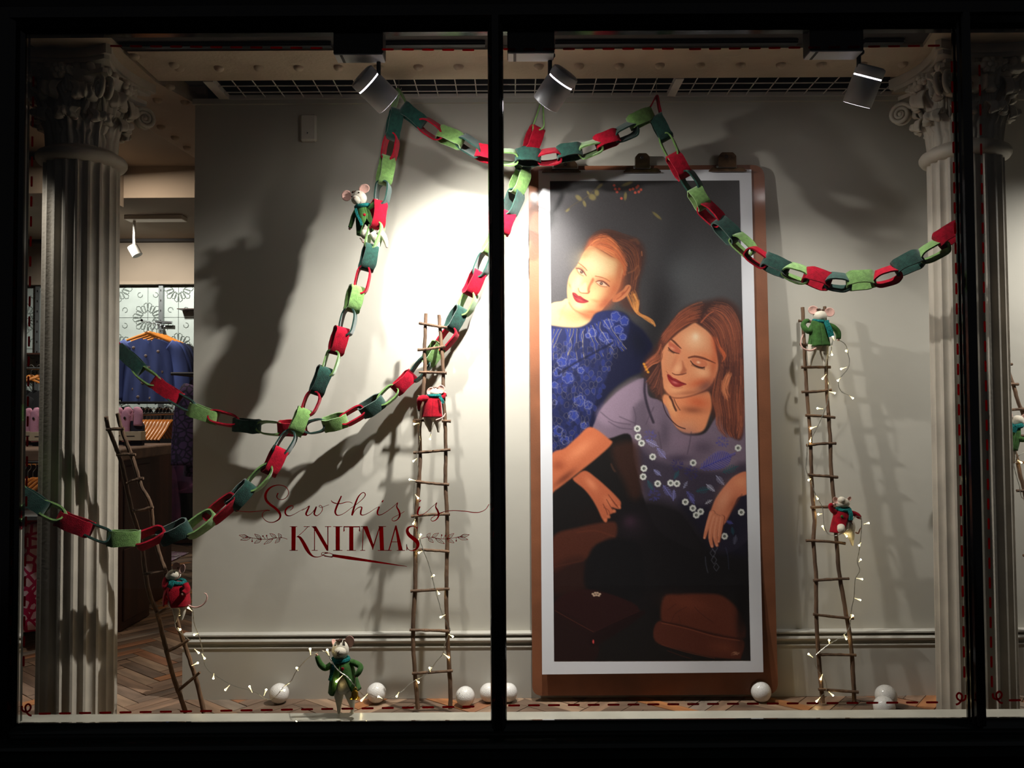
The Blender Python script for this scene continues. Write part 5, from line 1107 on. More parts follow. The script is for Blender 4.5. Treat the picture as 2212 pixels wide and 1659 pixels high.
m7 = mouse('felt mouse in green coat in the third pane, half hidden by the right column', .50, 'g', (2199, 908, 12, 11),
    [(2212, 905, 9, 10, 0, 2), (2178, 897, 8, 8, 0, 2)], [(2190, 922, 14), (2186, 934, 18), (2183, 950, 19), (2180, 972, 17)],
    [{'p': [(2194, 946, 6, -8), (2206, 949, 6, -10), (2220, 950, 5, -12)]}, {'p': [(2172, 930, 6), (2162, 940, 5), (2160, 952, 4)]}],
    [[(2176, 972, 9), (2176, 988, 6), (2176, 1000, 2)], [(2186, 974, 8), (2190, 986, 5), (2190, 998, 2)]],
    None, (2190, 920, 14, 6, 2), [(2180, 914, 12, -14), (2186, 925, 14, -18), (2196, 930, 10, -16)], rest=(2176, 1000))
# bell held by the standing mouse
by = .020
bc = P(766.5, 1490, by); s_ = mpp(by)
bl_ = thing('bell', 'small gold bell hanging from the paw of the standing mouse', 'bell', P(766.5, 1508, by))
MB().lathe([(0.5 * s_, 0), (4.5 * s_, -1 * s_), (7 * s_, -5 * s_), (7.6 * s_, -12 * s_), (9 * s_, -15 * s_), (11.5 * s_, -17 * s_), (11.5 * s_, -18 * s_), (9.5 * s_, -17.5 * s_), (7 * s_, -14 * s_), (6 * s_, -6 * s_)], 28, bc, caps=False).build('dome', M['gold'], bl_, True)
MB().tube(cr([bc + Vector((3 * math.cos(a) * s_, 0, (2.5 + 2.5 * math.sin(a)) * s_)) for a in np.linspace(-1.5, 4.7, 8)], 3), .8 * s_, 6).build('ring', M['gold'], bl_, True)
MB().ell(bc + Vector((0, 0, -17.5 * s_)), (2.4 * s_,) * 3, 10, 8).build('clapper', M['gold'], bl_, 'all')
MB().tube([P(768, 1463, by), P(767, 1476, by), bc + Vector((0, 0, 5 * s_))], .5 * s_, 5).build('string', M['silver_wire'], bl_)

# ---- glitter snowballs
def ball(px, py, r, label):
    d = ray(px, py); z = r; t = (z - CAM.z) / d.z; p = CAM + d * t; lim = .583 - .018 - r
    if p.y > lim: p = P(px, py, lim); p.z = r
    o = MB().ell(p, (r, r, r), 30, 20, nz=.012, ns=50).build('snowball', M['snow'], None, 'all', origin=(p.x, p.y, 0)); tag(o, label, 'ball', 'glitter snowballs on the display floor')
ball(603, 1490, .0345, 'white glitter snowball left of the standing mouse, nearest the left ladder')
ball(813, 1480, .0345, 'white glitter snowball just right of the standing mouse')
ball(1005, 1504, .0335, 'white glitter snowball right of the foot of the middle ladder')
ball(1056, 1488, .0325, 'white glitter snowball touching the left edge of the middle mullion')
ball(1098, 1487, .0325, 'white glitter snowball peeking out right of the middle mullion')
ball(1644, 1494, .0350, 'glossy white snowball before the lower right corner of the clipboard')
ball(1914, 1503, .0365, 'white snowball standing behind another, left of the right column')
ball(1910, 1527, .0350, 'white snowball half sunk behind the ledge, in front of another one')

# ---- fairy lights
def fairy(label, paths, leds, Yf):
    p0 = paths[0][0]; t = thing('fairy_lights', label, 'fairy lights', P(p0[0], p0[1], Yf(*p0)), 'strings of fairy lights')
    for pth in paths:
        pts = cr([P(x, y, Yf(x, y)) for x, y in pth], 6); off = []
        for ph in (0, PI):
            tw = [q + Vector((math.cos(i * 1.1 + ph), math.sin(i * 1.1 + ph) * .6, math.sin(i * 1.1 + ph) * .6)) * .0012 for i, q in enumerate(pts)]
            off.append(tw)
        MB().tube(off[0], .0008, 4).tube(off[1], .0008, 4).build('wire', M['silver_wire'], t)
    cone = None
    for x, y, ax_, ay_ in leds:
        Y = Yf(x, y); a, b = P(ax_, ay_, Y), P(x, y, Y)
        if (b - a).length < .006: a = b + Vector((0, 0, -.012))
        MB().tube([a, a.lerp(b, .45)], .0007, 4).tube([a.lerp(b, .4), b], [.0010, .0034], 8).build('bulb_cone', M['led_cap'], t, True)
        MB().ell(b, (.0031, .0031, .0031), 10, 8).build('bulb', M['led'], t, 'all')
    return t
def Ymid(x, y):
    return float(np.interp(x, [345, 372, 410, 440, 560, 650, 688, 770, 800, 860, 900, 1000], [.23, .235, .30, .40, .44, .20, .022, .016, .25, .40, (.435 if y > 1400 else .44), .43])) if y > 1200 and x < 890 else L2(min(y, 1531)) - .012
fairy('string of warm fairy lights from the middle ladder across the floor to the slanting ladder',
    [[(905, 884), (908, 905), (906, 930), (906, 955), (900, 985), (903, 1020), (895, 1045), (894, 1090), (897, 1130), (907, 1165), (915, 1190), (925, 1215), (932, 1240), (938, 1265), (945, 1290), (948, 1300), (955, 1325), (968, 1350), (972, 1362), (966, 1378), (960, 1395), (957, 1412), (942, 1430), (922, 1456), (900, 1468), (885, 1478), (866, 1495), (842, 1506), (820, 1508), (797, 1499), (788, 1504), (775, 1492), (763, 1478), (750, 1462), (735, 1452), (722, 1438), (712, 1420), (703, 1408), (692, 1406), (684, 1412), (670, 1418), (655, 1432), (640, 1450), (628, 1472), (612, 1484), (600, 1500), (584, 1512), (566, 1506), (556, 1498), (535, 1490), (512, 1484), (490, 1474), (470, 1462), (452, 1450), (442, 1436), (441, 1420), (436, 1398), (431, 1378), (424, 1360), (419, 1345), (417, 1322), (411, 1308), (398, 1300), (388, 1294), (382, 1300), (379, 1318), (378, 1340), (380, 1356), (392, 1368), (404, 1378), (412, 1384)],
     [(929, 858), (934, 872), (940, 890), (941, 905), (936, 918), (932, 930), (929, 946)]],
    [(895, 916, 905, 914), (929, 948, 931, 938), (893, 996, 901, 990), (885, 1036, 898, 1038), (903, 1076, 897, 1068), (893, 1131, 897, 1122), (909, 1155, 904, 1166), (905, 1194, 912, 1190), (937, 1243, 931, 1247), (948, 1282, 944, 1275), (952, 1333, 962, 1328), (978, 1375, 969, 1370), (969, 1420, 958, 1412), (928, 1443, 930, 1453), (904, 1474, 898, 1468), (857, 1504, 862, 1495), (818, 1505, 826, 1509), (781, 1513, 794, 1499), (727, 1472, 740, 1459), (707, 1404, 711, 1416), (670, 1402, 671, 1415), (641, 1443, 644, 1449), (614, 1491, 606, 1492), (575, 1490, 570, 1503), (539, 1483, 545, 1496), (487, 1490, 496, 1480), (461, 1465, 462, 1455), (442, 1422, 436, 1412), (427, 1432, 414, 1438), (429, 1410, 420, 1402), (384, 1303, 388, 1296), (407, 1313, 415, 1320), (395, 1328, 386, 1330), (389, 1360, 384, 1356), (420, 1371, 428, 1368), (930, 866, 934, 872)], Ymid)
def Yr(x, y): return L3(min(y, 1518)) - .014 - (.03 if 1795 < x and y < 1180 else 0)
fairy('string of warm fairy lights wound down the right ladder',
    [[(1800, 732), (1797, 745), (1795, 762), (1788, 774), (1786, 786), (1785, 800), (1789, 820), (1790, 850), (1787, 872), (1776, 900), (1766, 922), (1754, 945), (1745, 962), (1743, 985), (1741, 1008), (1744, 1024), (1752, 1038), (1757, 1055), (1763, 1072), (1771, 1085), (1777, 1098), (1779, 1120), (1781, 1138), (1790, 1154), (1806, 1157), (1822, 1150), (1836, 1138), (1842, 1122), (1850, 1115), (1860, 1120), (1861, 1140), (1859, 1165), (1856, 1190), (1852, 1214), (1857, 1232), (1848, 1250), (1846, 1268), (1845, 1290), (1841, 1308), (1838, 1328), (1836, 1352), (1825, 1370), (1808, 1382), (1790, 1392), (1770, 1408), (1762, 1418), (1761, 1436), (1770, 1452), (1780, 1466), (1786, 1482), (1784, 1494), (1776, 1502), (1768, 1512)],
     [(1812, 735), (1822, 740), (1829, 750), (1832, 765), (1835, 778), (1832, 795), (1824, 806), (1814, 818), (1811, 832), (1818, 846), (1830, 852), (1838, 856)]],
    [(1799, 727, 1802, 735), (1797, 766, 1796, 758), (1828, 758, 1831, 762), (1777, 818, 1785, 808), (1817, 797, 1829, 793), (1810, 822, 1816, 816), (1803, 849, 1791, 846), (1842, 860, 1834, 854), (1766, 882, 1778, 883), (1752, 925, 1764, 921), (1750, 953, 1752, 944), (1747, 1037, 1752, 1034), (1766, 1077, 1762, 1070), (1768, 1111, 1776, 1110), (1777, 1137, 1781, 1146), (1876, 1130, 1866, 1132), (1829, 1158, 1822, 1150), (1856, 1178, 1860, 1172), (1859, 1209, 1855, 1214), (1862, 1251, 1850, 1249), (1858, 1296, 1846, 1292), (1842, 1330, 1836, 1338), (1828, 1380, 1823, 1370), (1791, 1383, 1791, 1392), (1747, 1413, 1756, 1420), (1773, 1467, 1777, 1456), (1799, 1502, 1790, 1494), (1764, 1515, 1772, 1506)], Yr)
fairy('short end of fairy lights in the third pane beside the half hidden mouse',
    [[(2212, 978), (2200, 985), (2196, 998), (2190, 1004), (2196, 1030), (2202, 1050), (2206, 1072), (2214, 1080)]], [(2206, 999, 2198, 994), (2222, 1000, 2212, 996)], lambda x, y: .50)
# ================================================================ THE SHOP BEHIND
# ---- pressed tin tiles on the far wall
Yt_ = YB - .012
tw_ = thing('tile_panelling', 'pale pressed-tin tile panelling with fan pattern on the far shop wall', 'wall panelling', (-3.2, YB, 0)); tw_['kind'] = 'thing'
TS = 66 / 1780 * 6.5
def tile_mesh():
    h = TS / 2 - .002; b = MB(); b.add([(-h, -.003, -h), (h, -.003, -h), (h, -.003, h), (-h, -.003, h), (-h - .001, .006, -h - .001), (h + .001, .006, -h - .001), (h + .001, .006, h + .001), (-h - .001, .006, h + .001)], [(0, 1, 2, 3), (4, 7, 6, 5), (0, 4, 5, 1), (1, 5, 6, 2), (2, 6, 7, 3), (3, 7, 4, 0)])
    o = b.build('tile', M['tin']); me = o.data; bpy.data.objects.remove(o)
    b = MB()
    for cx_, cz_, a0 in ((-h * .92, -h * .92, 45), (h * .92, h * .92, 225)):
        for k in range(5):
            a = math.radians(a0 - 44 + 22 * k); d = Vector((math.cos(a), 0, math.sin(a))); n_ = Vector((-d.z, 0, d.x)); c = Vector((cx_, -.005, cz_))
            L_ = TS * (.44 if k % 2 == 0 else .36); w_ = .016
            b.tube([c + d * L_ * .3, c + d * L_ * .6 + n_ * w_, c + d * L_ * .88 + n_ * w_ * 1.1, c + d * L_, c + d * L_ * .88 - n_ * w_ * 1.1, c + d * L_ * .6 - n_ * w_, c + d * L_ * .3], .0028, 4, False)
    b.tube([Vector((h * .5 + .02 * math.cos(a), -.005, -h * .5 + .02 * math.sin(a))) for a in np.linspace(0, 5, 7)], .0028, 4); b.tube([Vector((-h * .5 + .02 * math.cos(a), -.005, h * .5 + .02 * math.sin(a))) for a in np.linspace(3, 8, 7)], .0028, 4)
    o = b.build('relief', M['tin_line']); m2_ = o.data; bpy.data.objects.remove(o); return me, m2_
TM, TR_ = tile_mesh(); x0 = P(320, 650, Yt_).x
for i in range(-9, 3):
    for j in range(5):
        c = (x0 + (i + .5) * TS, Yt_, tp - (j + .5) * TS - .02)
        o = bpy.data.objects.new('tile', TM); COL.objects.link(o); o.parent = tw_; o.location = Vector(c) - W0(tw_)
        r_ = bpy.data.objects.new('relief', TR_); COL.objects.link(r_); r_.parent = o
        if (i + j) % 2: r_.rotation_euler = (0, PI / 2, 0)
MB().box(-4.4, -1.05, YB - .04, YB - .002, 0, tp - 5 * TS - .02).build('lower_board', M['dark_wood'], tw_)
def upright(px, yb, label):
    a = P(px, 617, YB - .04); b = P(px, yb, YB - .04); t = thing('slotted_upright', label, 'upright', (a.x, YB - .03, 0), 'slotted steel uprights on the tiles')
    MB().box(a.x - .017, a.x + .017, YB - .045, YB - .013, .2, tp).build('post', M['steel'], t)
    sl_ = MB(); z = tp - .05
    while z > .8: sl_.box(a.x - .004, a.x + .004, YB - .0465, YB - .044, z - .008, z + .008); z -= .08
    o = sl_.build('slot', M['dark'], t); o['kind'] = 'stuff'; return t
upright(348, 720, 'slotted steel upright right of the blue blouses'); upright(82, 940, 'slotted steel upright left of the left column')
# ---- hangers and clothes
def hanger_geo(w, h):
    pts = cr([Vector((-w, 0, -h)), Vector((-w * .55, 0, -h * .55)), Vector((-w * .2, 0, -.012)), Vector((0, 0, 0)), Vector((w * .2, 0, -.012)), Vector((w * .55, 0, -h * .55)), Vector((w, 0, -h))], 4)
    hk = [Vector((0, 0, 0)), Vector((0, 0, .035)), Vector((.014, 0, .048)), Vector((.016, 0, .064)), Vector((0, 0, .076)), Vector((-.014, 0, .066))]
    return pts, cr(hk, 4)
def hanger(c, w, yaw, label, wood, group, drop=.42):
    t = thing('clothes_hanger', label, 'hanger', c, group); R_ = Matrix.Rotation(yaw, 3, 'Z'); a, b = hanger_geo(w, w * drop)
    MB().tube([Vector(c) + R_ @ p for p in a], [.008, .011, .013, .011, .008], 8, flat=.5).build('arms', wood, t, True)
    MB().tube([Vector(c) + R_ @ p for p in b], .0022, 6).build('hook', M['chrome'], t, True); return t
def blouse(c, w, h, yaw, mat_, label, group, sleeve=.26, neck=True, thick=.03, dots=False):
    t = thing('blouse', label, 'blouse', c, group); R_ = Matrix.Rotation(yaw, 3, 'Z'); vs = []; fs = []; nx, nz = 14, 10
    def top(u): return -.02 - .055 * abs(u) ** 1.5 - (.05 * max(0, 1 - abs(u) / .28) if neck else 0)
    for s_ in (-1, 1):
        for j in range(nz + 1):
            v = j / nz
            for i in range(nx + 1):
                u = -1 + 2 * i / nx; wd = w * (.80 + .14 * v); z = top(u) * (1 - v) - h * v; fold = .012 * math.sin(u * 11 + v * 2) * v
                vs.append(Vector(c) + R_ @ Vector((u * wd, s_ * (thick * (1 - u * u) ** .5 * (.7 + .5 * v) + .004) + fold, z)))
    K = (nx + 1) * (nz + 1)
    for j in range(nz):
        for i in range(nx): a = j * (nx + 1) + i; fs += [(a, a + 1, a + nx + 2, a + nx + 1), (K + a, K + a + nx + 1, K + a + nx + 2, K + a + 1)]
    for j in range(nz): a = j * (nx + 1); fs += [(a, a + nx + 1, K + a + nx + 1, K + a), (a + nx, K + a + nx, K + a + 2 * nx + 1, a + 2 * nx + 1)]
    MB().add(vs, fs).build('bodice', mat_, t, 'all')
    for s_ in (-1, 1):
        p = [Vector(c) + R_ @ Vector((s_ * w * k, 0, z)) for k, z in ((.70, -.075), (.92, -.11), (1.08, -.20), (1.16, -.2 - sleeve * .5), (1.17, -.2 - sleeve))]
        MB().tube(cr(p, 4), [.045, .052, .055, .06, .062], 12, flat=.6).build('sleeve', mat_, t, 'all')
    if dots:
        d = MB()
        for k in range(12):
            u_ = (-.62, -.1, .42, .05, -.45, .55, -.2, .3, -.6, .6, .1, -.35)[k]; v_ = (.12, .24, .2, .42, .5, .52, .7, .74, .8, .9, .95, .93)[k]; wd_ = w * (.80 + .14 * v_); q = Vector(c) + R_ @ Vector((u_ * wd_, -(thick * (1 - u_ * u_) ** .5 * (.7 + .5 * v_) + .004) + .012 * math.sin(u_ * 11 + v_ * 2) * v_, (-.02 - .055 * abs(u_) ** 1.5 - (.05 * max(0, 1 - abs(u_) / .28))) * (1 - v_) - h * v_)); d.ell(q, (.011, .0022, .011), 8, 5, rot=R_)
        d.build('dot_print', M['print_gold'], t, 'all')['kind'] = 'stuff'
    return t
Yb_ = 5.75 + CAM.y
for i in range(5):
    c = P(321 + 9 * i, 722 + 2 * i, Yb_ + .085 * i); yw = .32
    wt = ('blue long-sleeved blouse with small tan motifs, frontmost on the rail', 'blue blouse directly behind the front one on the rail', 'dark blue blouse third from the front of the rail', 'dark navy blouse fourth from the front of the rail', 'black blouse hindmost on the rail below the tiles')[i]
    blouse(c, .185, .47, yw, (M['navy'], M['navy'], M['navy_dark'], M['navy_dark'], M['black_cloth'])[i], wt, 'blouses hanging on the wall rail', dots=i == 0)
    hanger(c + Vector((0, 0, .012)), .14, yw, 'orange wooden hanger carrying the ' + ('frontmost blue blouse', 'second blue blouse', 'third blouse', 'fourth blouse', 'hindmost black blouse')[i], M['orange_wood'], 'orange wooden hangers')
rl = thing('display_rail', 'chrome display rail holding the blue blouses below the tiles', 'rail', P(348, 700, YB - .05))
a = P(306, 692, Yb_ - .05); b = P(350, 702, YB - .04); MB().tube([a, b], .009, 10).build('arm', M['chrome'], rl, True); MB().tube([P(336, 696, YB - .06), P(372, 697, YB - .06)], .012, 10).build('bracket', M['chrome'], rl, True)
sh = thing('wall_shelf', 'thin dark shelf edge across the tiles right of the uprights', 'shelf', P(400, 760, YB - .05)); a = P(383, 760, YB - .15); MB().box(a.x, -1.05, YB - .15, YB - .014, a.z - .008, a.z).build('board', M['dark_wood'], sh)
sh = thing('wall_shelf', 'short dark shelf edge high on the tiles near the display wall', 'shelf', P(400, 666, YB - .05)); a = P(382, 666, YB - .12); MB().box(a.x, -1.05, YB - .12, YB - .014, a.z - .006, a.z).build('board', M['dark_wood'], sh)
sh = thing('wall_shelf', 'dark shelf on the tiles left of the left column', 'shelf', P(70, 762, YB - .05)); a = P(97, 762, YB - .2); MB().box(-4.3, a.x + .12, YB - .2, YB - .014, a.z - .012, a.z).build('board', M['dark_wood'], sh)
# dark hanging stock below the blouses, built garment by garment
for i in range(4):
    c = P(272 + 40 * i, 872, 5.3 + CAM.y); blouse(c, .10, .62, 1.25, M['black_cloth'], 'black garment in the dark row under the blouses, %s' % ('leftmost, next to the left column', 'second from the left', 'second from the right', 'rightmost, next to the floral dress')[i], 'black garments under the blouses', neck=False, sleeve=.3)
r0 = thing('garment_rail', 'dark low rail carrying the black garments under the blouses', 'rail', P(330, 868, 5.3 + CAM.y)); ya = 5.3 + CAM.y; za = P(330, 872, ya).z - .02
MB().tube([P(215, 870, ya), Vector((-1.08, ya, P(330, 868, ya).z - .01))], .008, 8).build('bar', M['lamp_dark'], r0, True); q = P(240, 868, ya); MB().tube([q, Vector((q.x, q.y, 0))], .010, 8).build('post', M['lamp_dark'], r0, True)
rl = thing('garment_rail', 'chrome rail with a row of empty wooden hangers behind the counter', 'rail', P(330, 896, 4.9 + CAM.y))
ya = 4.9 + CAM.y; MB().tube([P(286, 896, ya), P(385, 893, ya)], .008, 8).build('bar', M['chrome'], rl, True)
for i in range(10):
    c = P(302 + 7.6 * i, 908, ya); t = hanger(c, .14, 1.42, 'wooden hanger in the row behind the counter, %s from the left' % ('first', 'second', 'third', 'fourth', 'fifth', 'sixth', 'seventh', 'eighth', 'ninth', 'tenth')[i], M['orange_wood'], 'empty wooden hangers behind the counter', .8)
# purple garments
blouse(P(438, 806, 4.2 + CAM.y), .10, .52, 1.1, M['purple_print'], 'purple floral dress hanging beside the free end of the display wall', None, neck=False, thick=.06)
blouse(P(350, 975, 4.88 + CAM.y), .115, .42, .4, M['plum'], 'plum patterned skirt hanging behind the end of the counter', None, sleeve=.05, neck=False)
blouse(P(388, 985, 5.0 + CAM.y), .12, .5, .6, M['black_cloth'], 'black dress hanging between the counter and the display wall', None, sleeve=.2, neck=False)
r1 = thing('garment_rail', 'dark rail from the partition end carrying the floral and plum garments', 'rail', P(412, 800, 4.2 + CAM.y))
q = P(412, 804, 4.2 + CAM.y); MB().tube([Vector((q.x - .1, q.y, q.z - .008)), Vector((-1.06, q.y, q.z - .008))], .008, 8).tube([Vector((q.x - .08, q.y, q.z - .008)), Vector((q.x - .08, q.y + .9, q.z - .008))], .008, 8).build('bar', M['lamp_dark'], r1, True)
for (px, py, d_) in ((350, 975, 4.88), (388, 985, 5.0)):
    q = P(px, py, d_ + CAM.y); MB().tube([Vector((q.x - .1, q.y, q.z - .008)), Vector((-1.06, q.y, q.z - .008))], .007, 8).build('bar', M['lamp_dark'], r1, True)
# ---- counter
ct = thing('counter', 'dark wooden shop counter with worn brown top behind the left column', 'counter', (-2.3, 1.6, 0))
xc = -1.835
MB().cbox(-3.6, xc, 1.48, 1.79, 0, .80, .004).build('cabinet', M['dark_wood'], ct)
MB().cbox(-3.5, xc - .10, 1.79, 2.30, 0, .80, .004).build('cabinet_back', M['dark_wood'], ct)
MB().cbox(-3.7, xc + .03, 1.42, 2.12, .80, .855, .006).build('worktop', M['top_wood'], ct)
for y0, y1 in ((1.50, 1.77),):
    for z0, z1 in ((.04, .38), (.41, .77)): MB().cbox(xc - .001, xc + .008, y0, y1, z0, z1, .004).build('side_panel', M['dark_wood'], ct)
# socks on cards
def sock(px, Y, i, label):
    c = P(px, 958, Y); z0 = .856; t = thing('sock_pack', label, 'socks', (c.x, Y, z0), 'carded pink and dark socks on the counter'); x, y = c.x, Y
    MB().prism([(x - .048, y, z0), (x + .048, y, z0), (x + .050, y, z0 + .10), (x + .034, y, z0 + .125), (x - .034, y, z0 + .125), (x - .05, y, z0 + .10)], (0, .03, 0)).build('dark_sock', M['sock_dark'], t)
    MB().tube(cr([(x - .03, y - .004, z0 + .02), (x - .034, y - .006, z0 + .10), (x - .028, y - .004, z0 + .165), (x - .005, y, z0 + .182)], 4), [.022, .024, .026, .012], 12, flat=.6).build('pink_sock', M['pink_sock'], t, 'all')
    MB().tube(cr([(x + .028, y - .004, z0 + .10), (x + .030, y - .004, z0 + .17), (x + .006, y, z0 + .185)], 4), [.022, .024, .010], 12, flat=.6).build('pink_sock', M['pink_sock'], t, 'all')
    MB().cbox(x - .053, x + .053, y - .020, y + .034, z0 + .025, z0 + .072, .002).build('card_band', M['band'], t)
    MB().box(x - .025, x + .02, y - .021, y - .0195, z0 + .045, z0 + .050).build('printed_line', M['ink'], t)
    MB().ell((x - .030, y - .024, z0 + .14), (.006, .003, .008), 8, 6).build('card_hole', M['dark'], t)
sock(266, 1.90, 0, 'pink and dark sock pack on the counter, first right of the left column'); sock(286, 1.80, 1, 'pink and dark sock pack on the counter, nearest the wooden hangers'); sock(70, 1.92, 2, 'pink sock pack left of the left column, the one nearer the window edge'); sock(90, 1.82, 3, 'pink and dark sock pack touching the left column outline from the left')
# ---- near rack left of the column
Yk = 1.30
rk = thing('clothes_rack', 'chrome clothes rack with hangers at the far left below the counter', 'rack', (P(60, 1000, Yk).x, Yk, 0))
za = P(60, 1000, Yk).z; xr_ = P(100, 1000, Yk).x
MB().tube([(-3.2, Yk, za), (xr_ + .10, Yk, za)], .009, 10).build('bar', M['chrome'], rk, True)
MB().tube([(xr_ + .10, Yk, za), (xr_ + .10, Yk, 0.0)], .011, 10).build('post', M['steel'], rk, True)
MB().tube([(-3.2, Yk - .1, P(60, 1280, Yk - .1).z), (xr_ + .1, Yk - .1, P(60, 1280, Yk - .1).z)], .007, 10).build('lower_bar', M['steel'], rk, True)
MB().cbox(-3.2, xr_ + .1, Yk - .2, Yk + .1, P(60, 1112, Yk).z, P(60, 1102, Yk).z, .003).build('shelf', M['steel'], rk)
for i in range(7):
    c = P(38 + 11 * i, 1032, Yk); c.z = za - .076
    hanger(c, .19, 1.3 + .02 * i, 'wooden hanger on the far left rack, %s' % ('leftmost', 'second from the left', 'third from the left', 'the middle one', 'third from the column', 'second from the column', 'nearest the column')[i], M['orange_wood'], 'wooden hangers on the far left rack')
dr = thing('dress', 'magenta and white patterned dress hanging at the far left', 'dress', P(70, 1370, Yk - .05))
def drape(x0p, x1p, y0, y1, Y, amp, m_, par, name, th=.02):
    vs = []; fs = []; nx, nz = 24, 14
    for s_ in (0, 1):
        for j in range(nz + 1):
            v = j / nz
            for i in range(nx + 1):
                u = i / nx; q = P(x0p + (x1p - x0p) * u - 6 * (1 - v) * (u - .5), y0 + (y1 - y0) * v + 5 * math.sin(u * 8) * v, Y); vs.append(q + Vector((0, amp * math.sin(u * 17 + v) * (.3 + v) + s_ * th, 0)))
    K = (nx + 1) * (nz + 1)
    for j in range(nz):
        for i in range(nx): a = j * (nx + 1) + i; fs += [(a, a + 1, a + nx + 2, a + nx + 1), (K + a, K + a + nx + 1, K + a + nx + 2, K + a + 1)]
    for i in range(nx): fs += [(i, K + i, K + i + 1, i + 1), (nz * (nx + 1) + i, nz * (nx + 1) + i + 1, K + nz * (nx + 1) + i + 1, K + nz * (nx + 1) + i)]
    for j in range(nz): a = j * (nx + 1); fs += [(a, a + nx + 1, K + a + nx + 1, K + a), (a + nx, K + a + nx, K + a + 2 * nx + 1, a + 2 * nx + 1)]
    MB().add(vs, fs).build(name, m_, par, 'all')
drape(-10, 104, 1130, 1368, Yk - .12, .018, M['pink_print'], dr, 'skirt'); drape(-10, 100, 1112, 1134, Yk - .12, .010, M['felt_red'], dr, 'waistband')
# brass lantern-like bottle, gold hangers far left
for i in range(3):
    c = P(50 + 17 * i, 812, 5.6 + CAM.y); hanger(c, .13, .9, 'gold wooden hanger high at the far left, %s' % ('leftmost', 'middle one', 'nearest the column')[i], M['orange_wood'], 'gold hangers high at the far left')
for i in range(2):
    blouse(P(52 + 30 * i, 836, 5.6 + CAM.y), .12, .42, 1.3, M['black_cloth'], 'black garment on the high far left rail, %s' % ('leftmost', 'nearest the column')[i], 'black garments at the far left', neck=False)
r2 = thing('garment_rail', 'thin rail with gold hangers high at the far left', 'rail', P(70, 800, 5.6 + CAM.y)); q0, q1 = P(0, 796, 5.6 + CAM.y), P(180, 796, 5.6 + CAM.y)
MB().tube([q0, q1], .008, 8).build('bar', M['steel'], r2, True); MB().tube([q1, Vector((q1.x, q1.y, 0))], .010, 8).tube([q0, Vector((q0.x, q0.y, 0))], .010, 8).build('post', M['steel'], r2, True)
# small ceiling spot in the shop
t = thing('ceiling_spot', 'small white ceiling spotlight deep in the shop', 'spotlight', P(290, 512, 5.7 + CAM.y)); ps_ = P(290, 514, 5.7 + CAM.y)
MB().tube([Vector((ps_.x, ps_.y, ZB)), P(290, 530, 5.7 + CAM.y)], .01, 8).build('stem', M['switch'], t); MB().tube([P(286, 532, 5.7 + CAM.y), P(297, 552, 5.7 + CAM.y)], .035, 16).build('head', M['switch'], t, True)
MB().cbox(ps_.x - .05, ps_.x + .35, ps_.y - .05, ps_.y + .05, ZB - .03, ZB, .003).build('mounting_box', M['switch'], t)
# rug
a = P(312, 1232, z=.004); rg = thing('rug', 'purple and white woven rug on the shop floor', 'rug', (P(350, 1205, z=0).x, P(350, 1205, z=0).y, 0))
q = [P(316, 1232, z=.0), P(345, 1226, z=.0), P(370, 1214, z=0), P(408, 1196, z=.0), P(330, 1190, z=.0), P(270, 1200, z=0)]
MB().prism([(v.x, v.y, .002) for v in q], (0, 0, .006)).build('pile', M['rug'], rg)

# ================================================================ VINYL ON THE GLASS
VY = -.0046; TH = .0010
let = thing('window_lettering', 'dark red vinyl lettering reading Sew this is KNITMAS on the left pane', 'lettering', P(760, 1150, VY))
ZX = lambda pts: [(500 + p[0] / 3.95, 1030 + p[1] / 3.95) + ((p[2] / 3.95 * 1.15,) if len(p) > 2 else ()) for p in pts]
def glyph(name, strokes=(), polys=(), par=let, nsub=6):
    b = MB()
    for i, s_ in enumerate(strokes): b.add(*ribbon(ZX(s_), 1, VY - i * .00002, TH, nsub))
    for p_ in polys: b.prism([P(x, y, VY) for x, y in ZX(p_)], (0, TH, 0))
    return b.build(name, M['vinyl'], par)
glyph('flourish', [[(40, 288, 3), (100, 297, 4), (170, 299, 5), (240, 292, 4), (300, 284, 4), (328, 288, 5)]])
glyph('letter_s', [[(398, 138, 8), (386, 165, 7), (396, 186, 5), (425, 195, 5), (460, 183, 5), (484, 150, 5), (482, 112, 5), (455, 82, 5), (405, 70, 6), (350, 82, 10), (310, 112, 15), (290, 155, 18), (297, 200, 18), (330, 236, 17), (370, 265, 17), (405, 300, 17), (417, 335, 14), (400, 366, 10), (355, 388, 6), (310, 384, 5), (275, 358, 4), (262, 328, 4), (272, 302, 4), (300, 288, 4), (326, 288, 4)]])
glyph('letter_e', [[(500, 287, 4), (522, 268, 5), (524, 250, 5), (505, 247, 6), (475, 265, 10), (458, 298, 12), (468, 326, 10), (498, 333, 6), (530, 322, 4), (575, 296, 3), (620, 272, 3)]])
glyph('letter_w', [[(600, 288, 3), (636, 268, 4), (664, 250, 8), (646, 290, 13), (636, 318, 13), (652, 331, 7), (682, 312, 4), (706, 284, 5), (724, 256, 9), (710, 295, 13), (707, 320, 11), (728, 332, 6), (758, 312, 4), (776, 280, 5), (770, 252, 5), (753, 244, 4), (748, 255, 3), (768, 262, 3), (800, 250, 3), (832, 238, 3)]])
glyph('letter_t', [[(850, 200, 4), (862, 216, 7), (895, 228, 6), (935, 228, 6), (980, 216, 5), (1015, 217, 4), (1032, 228, 3)], [(938, 163, 9), (915, 215, 13), (895, 262, 14), (885, 300, 13), (898, 326, 9), (930, 326, 5), (975, 302, 4), (1030, 258, 3)]])
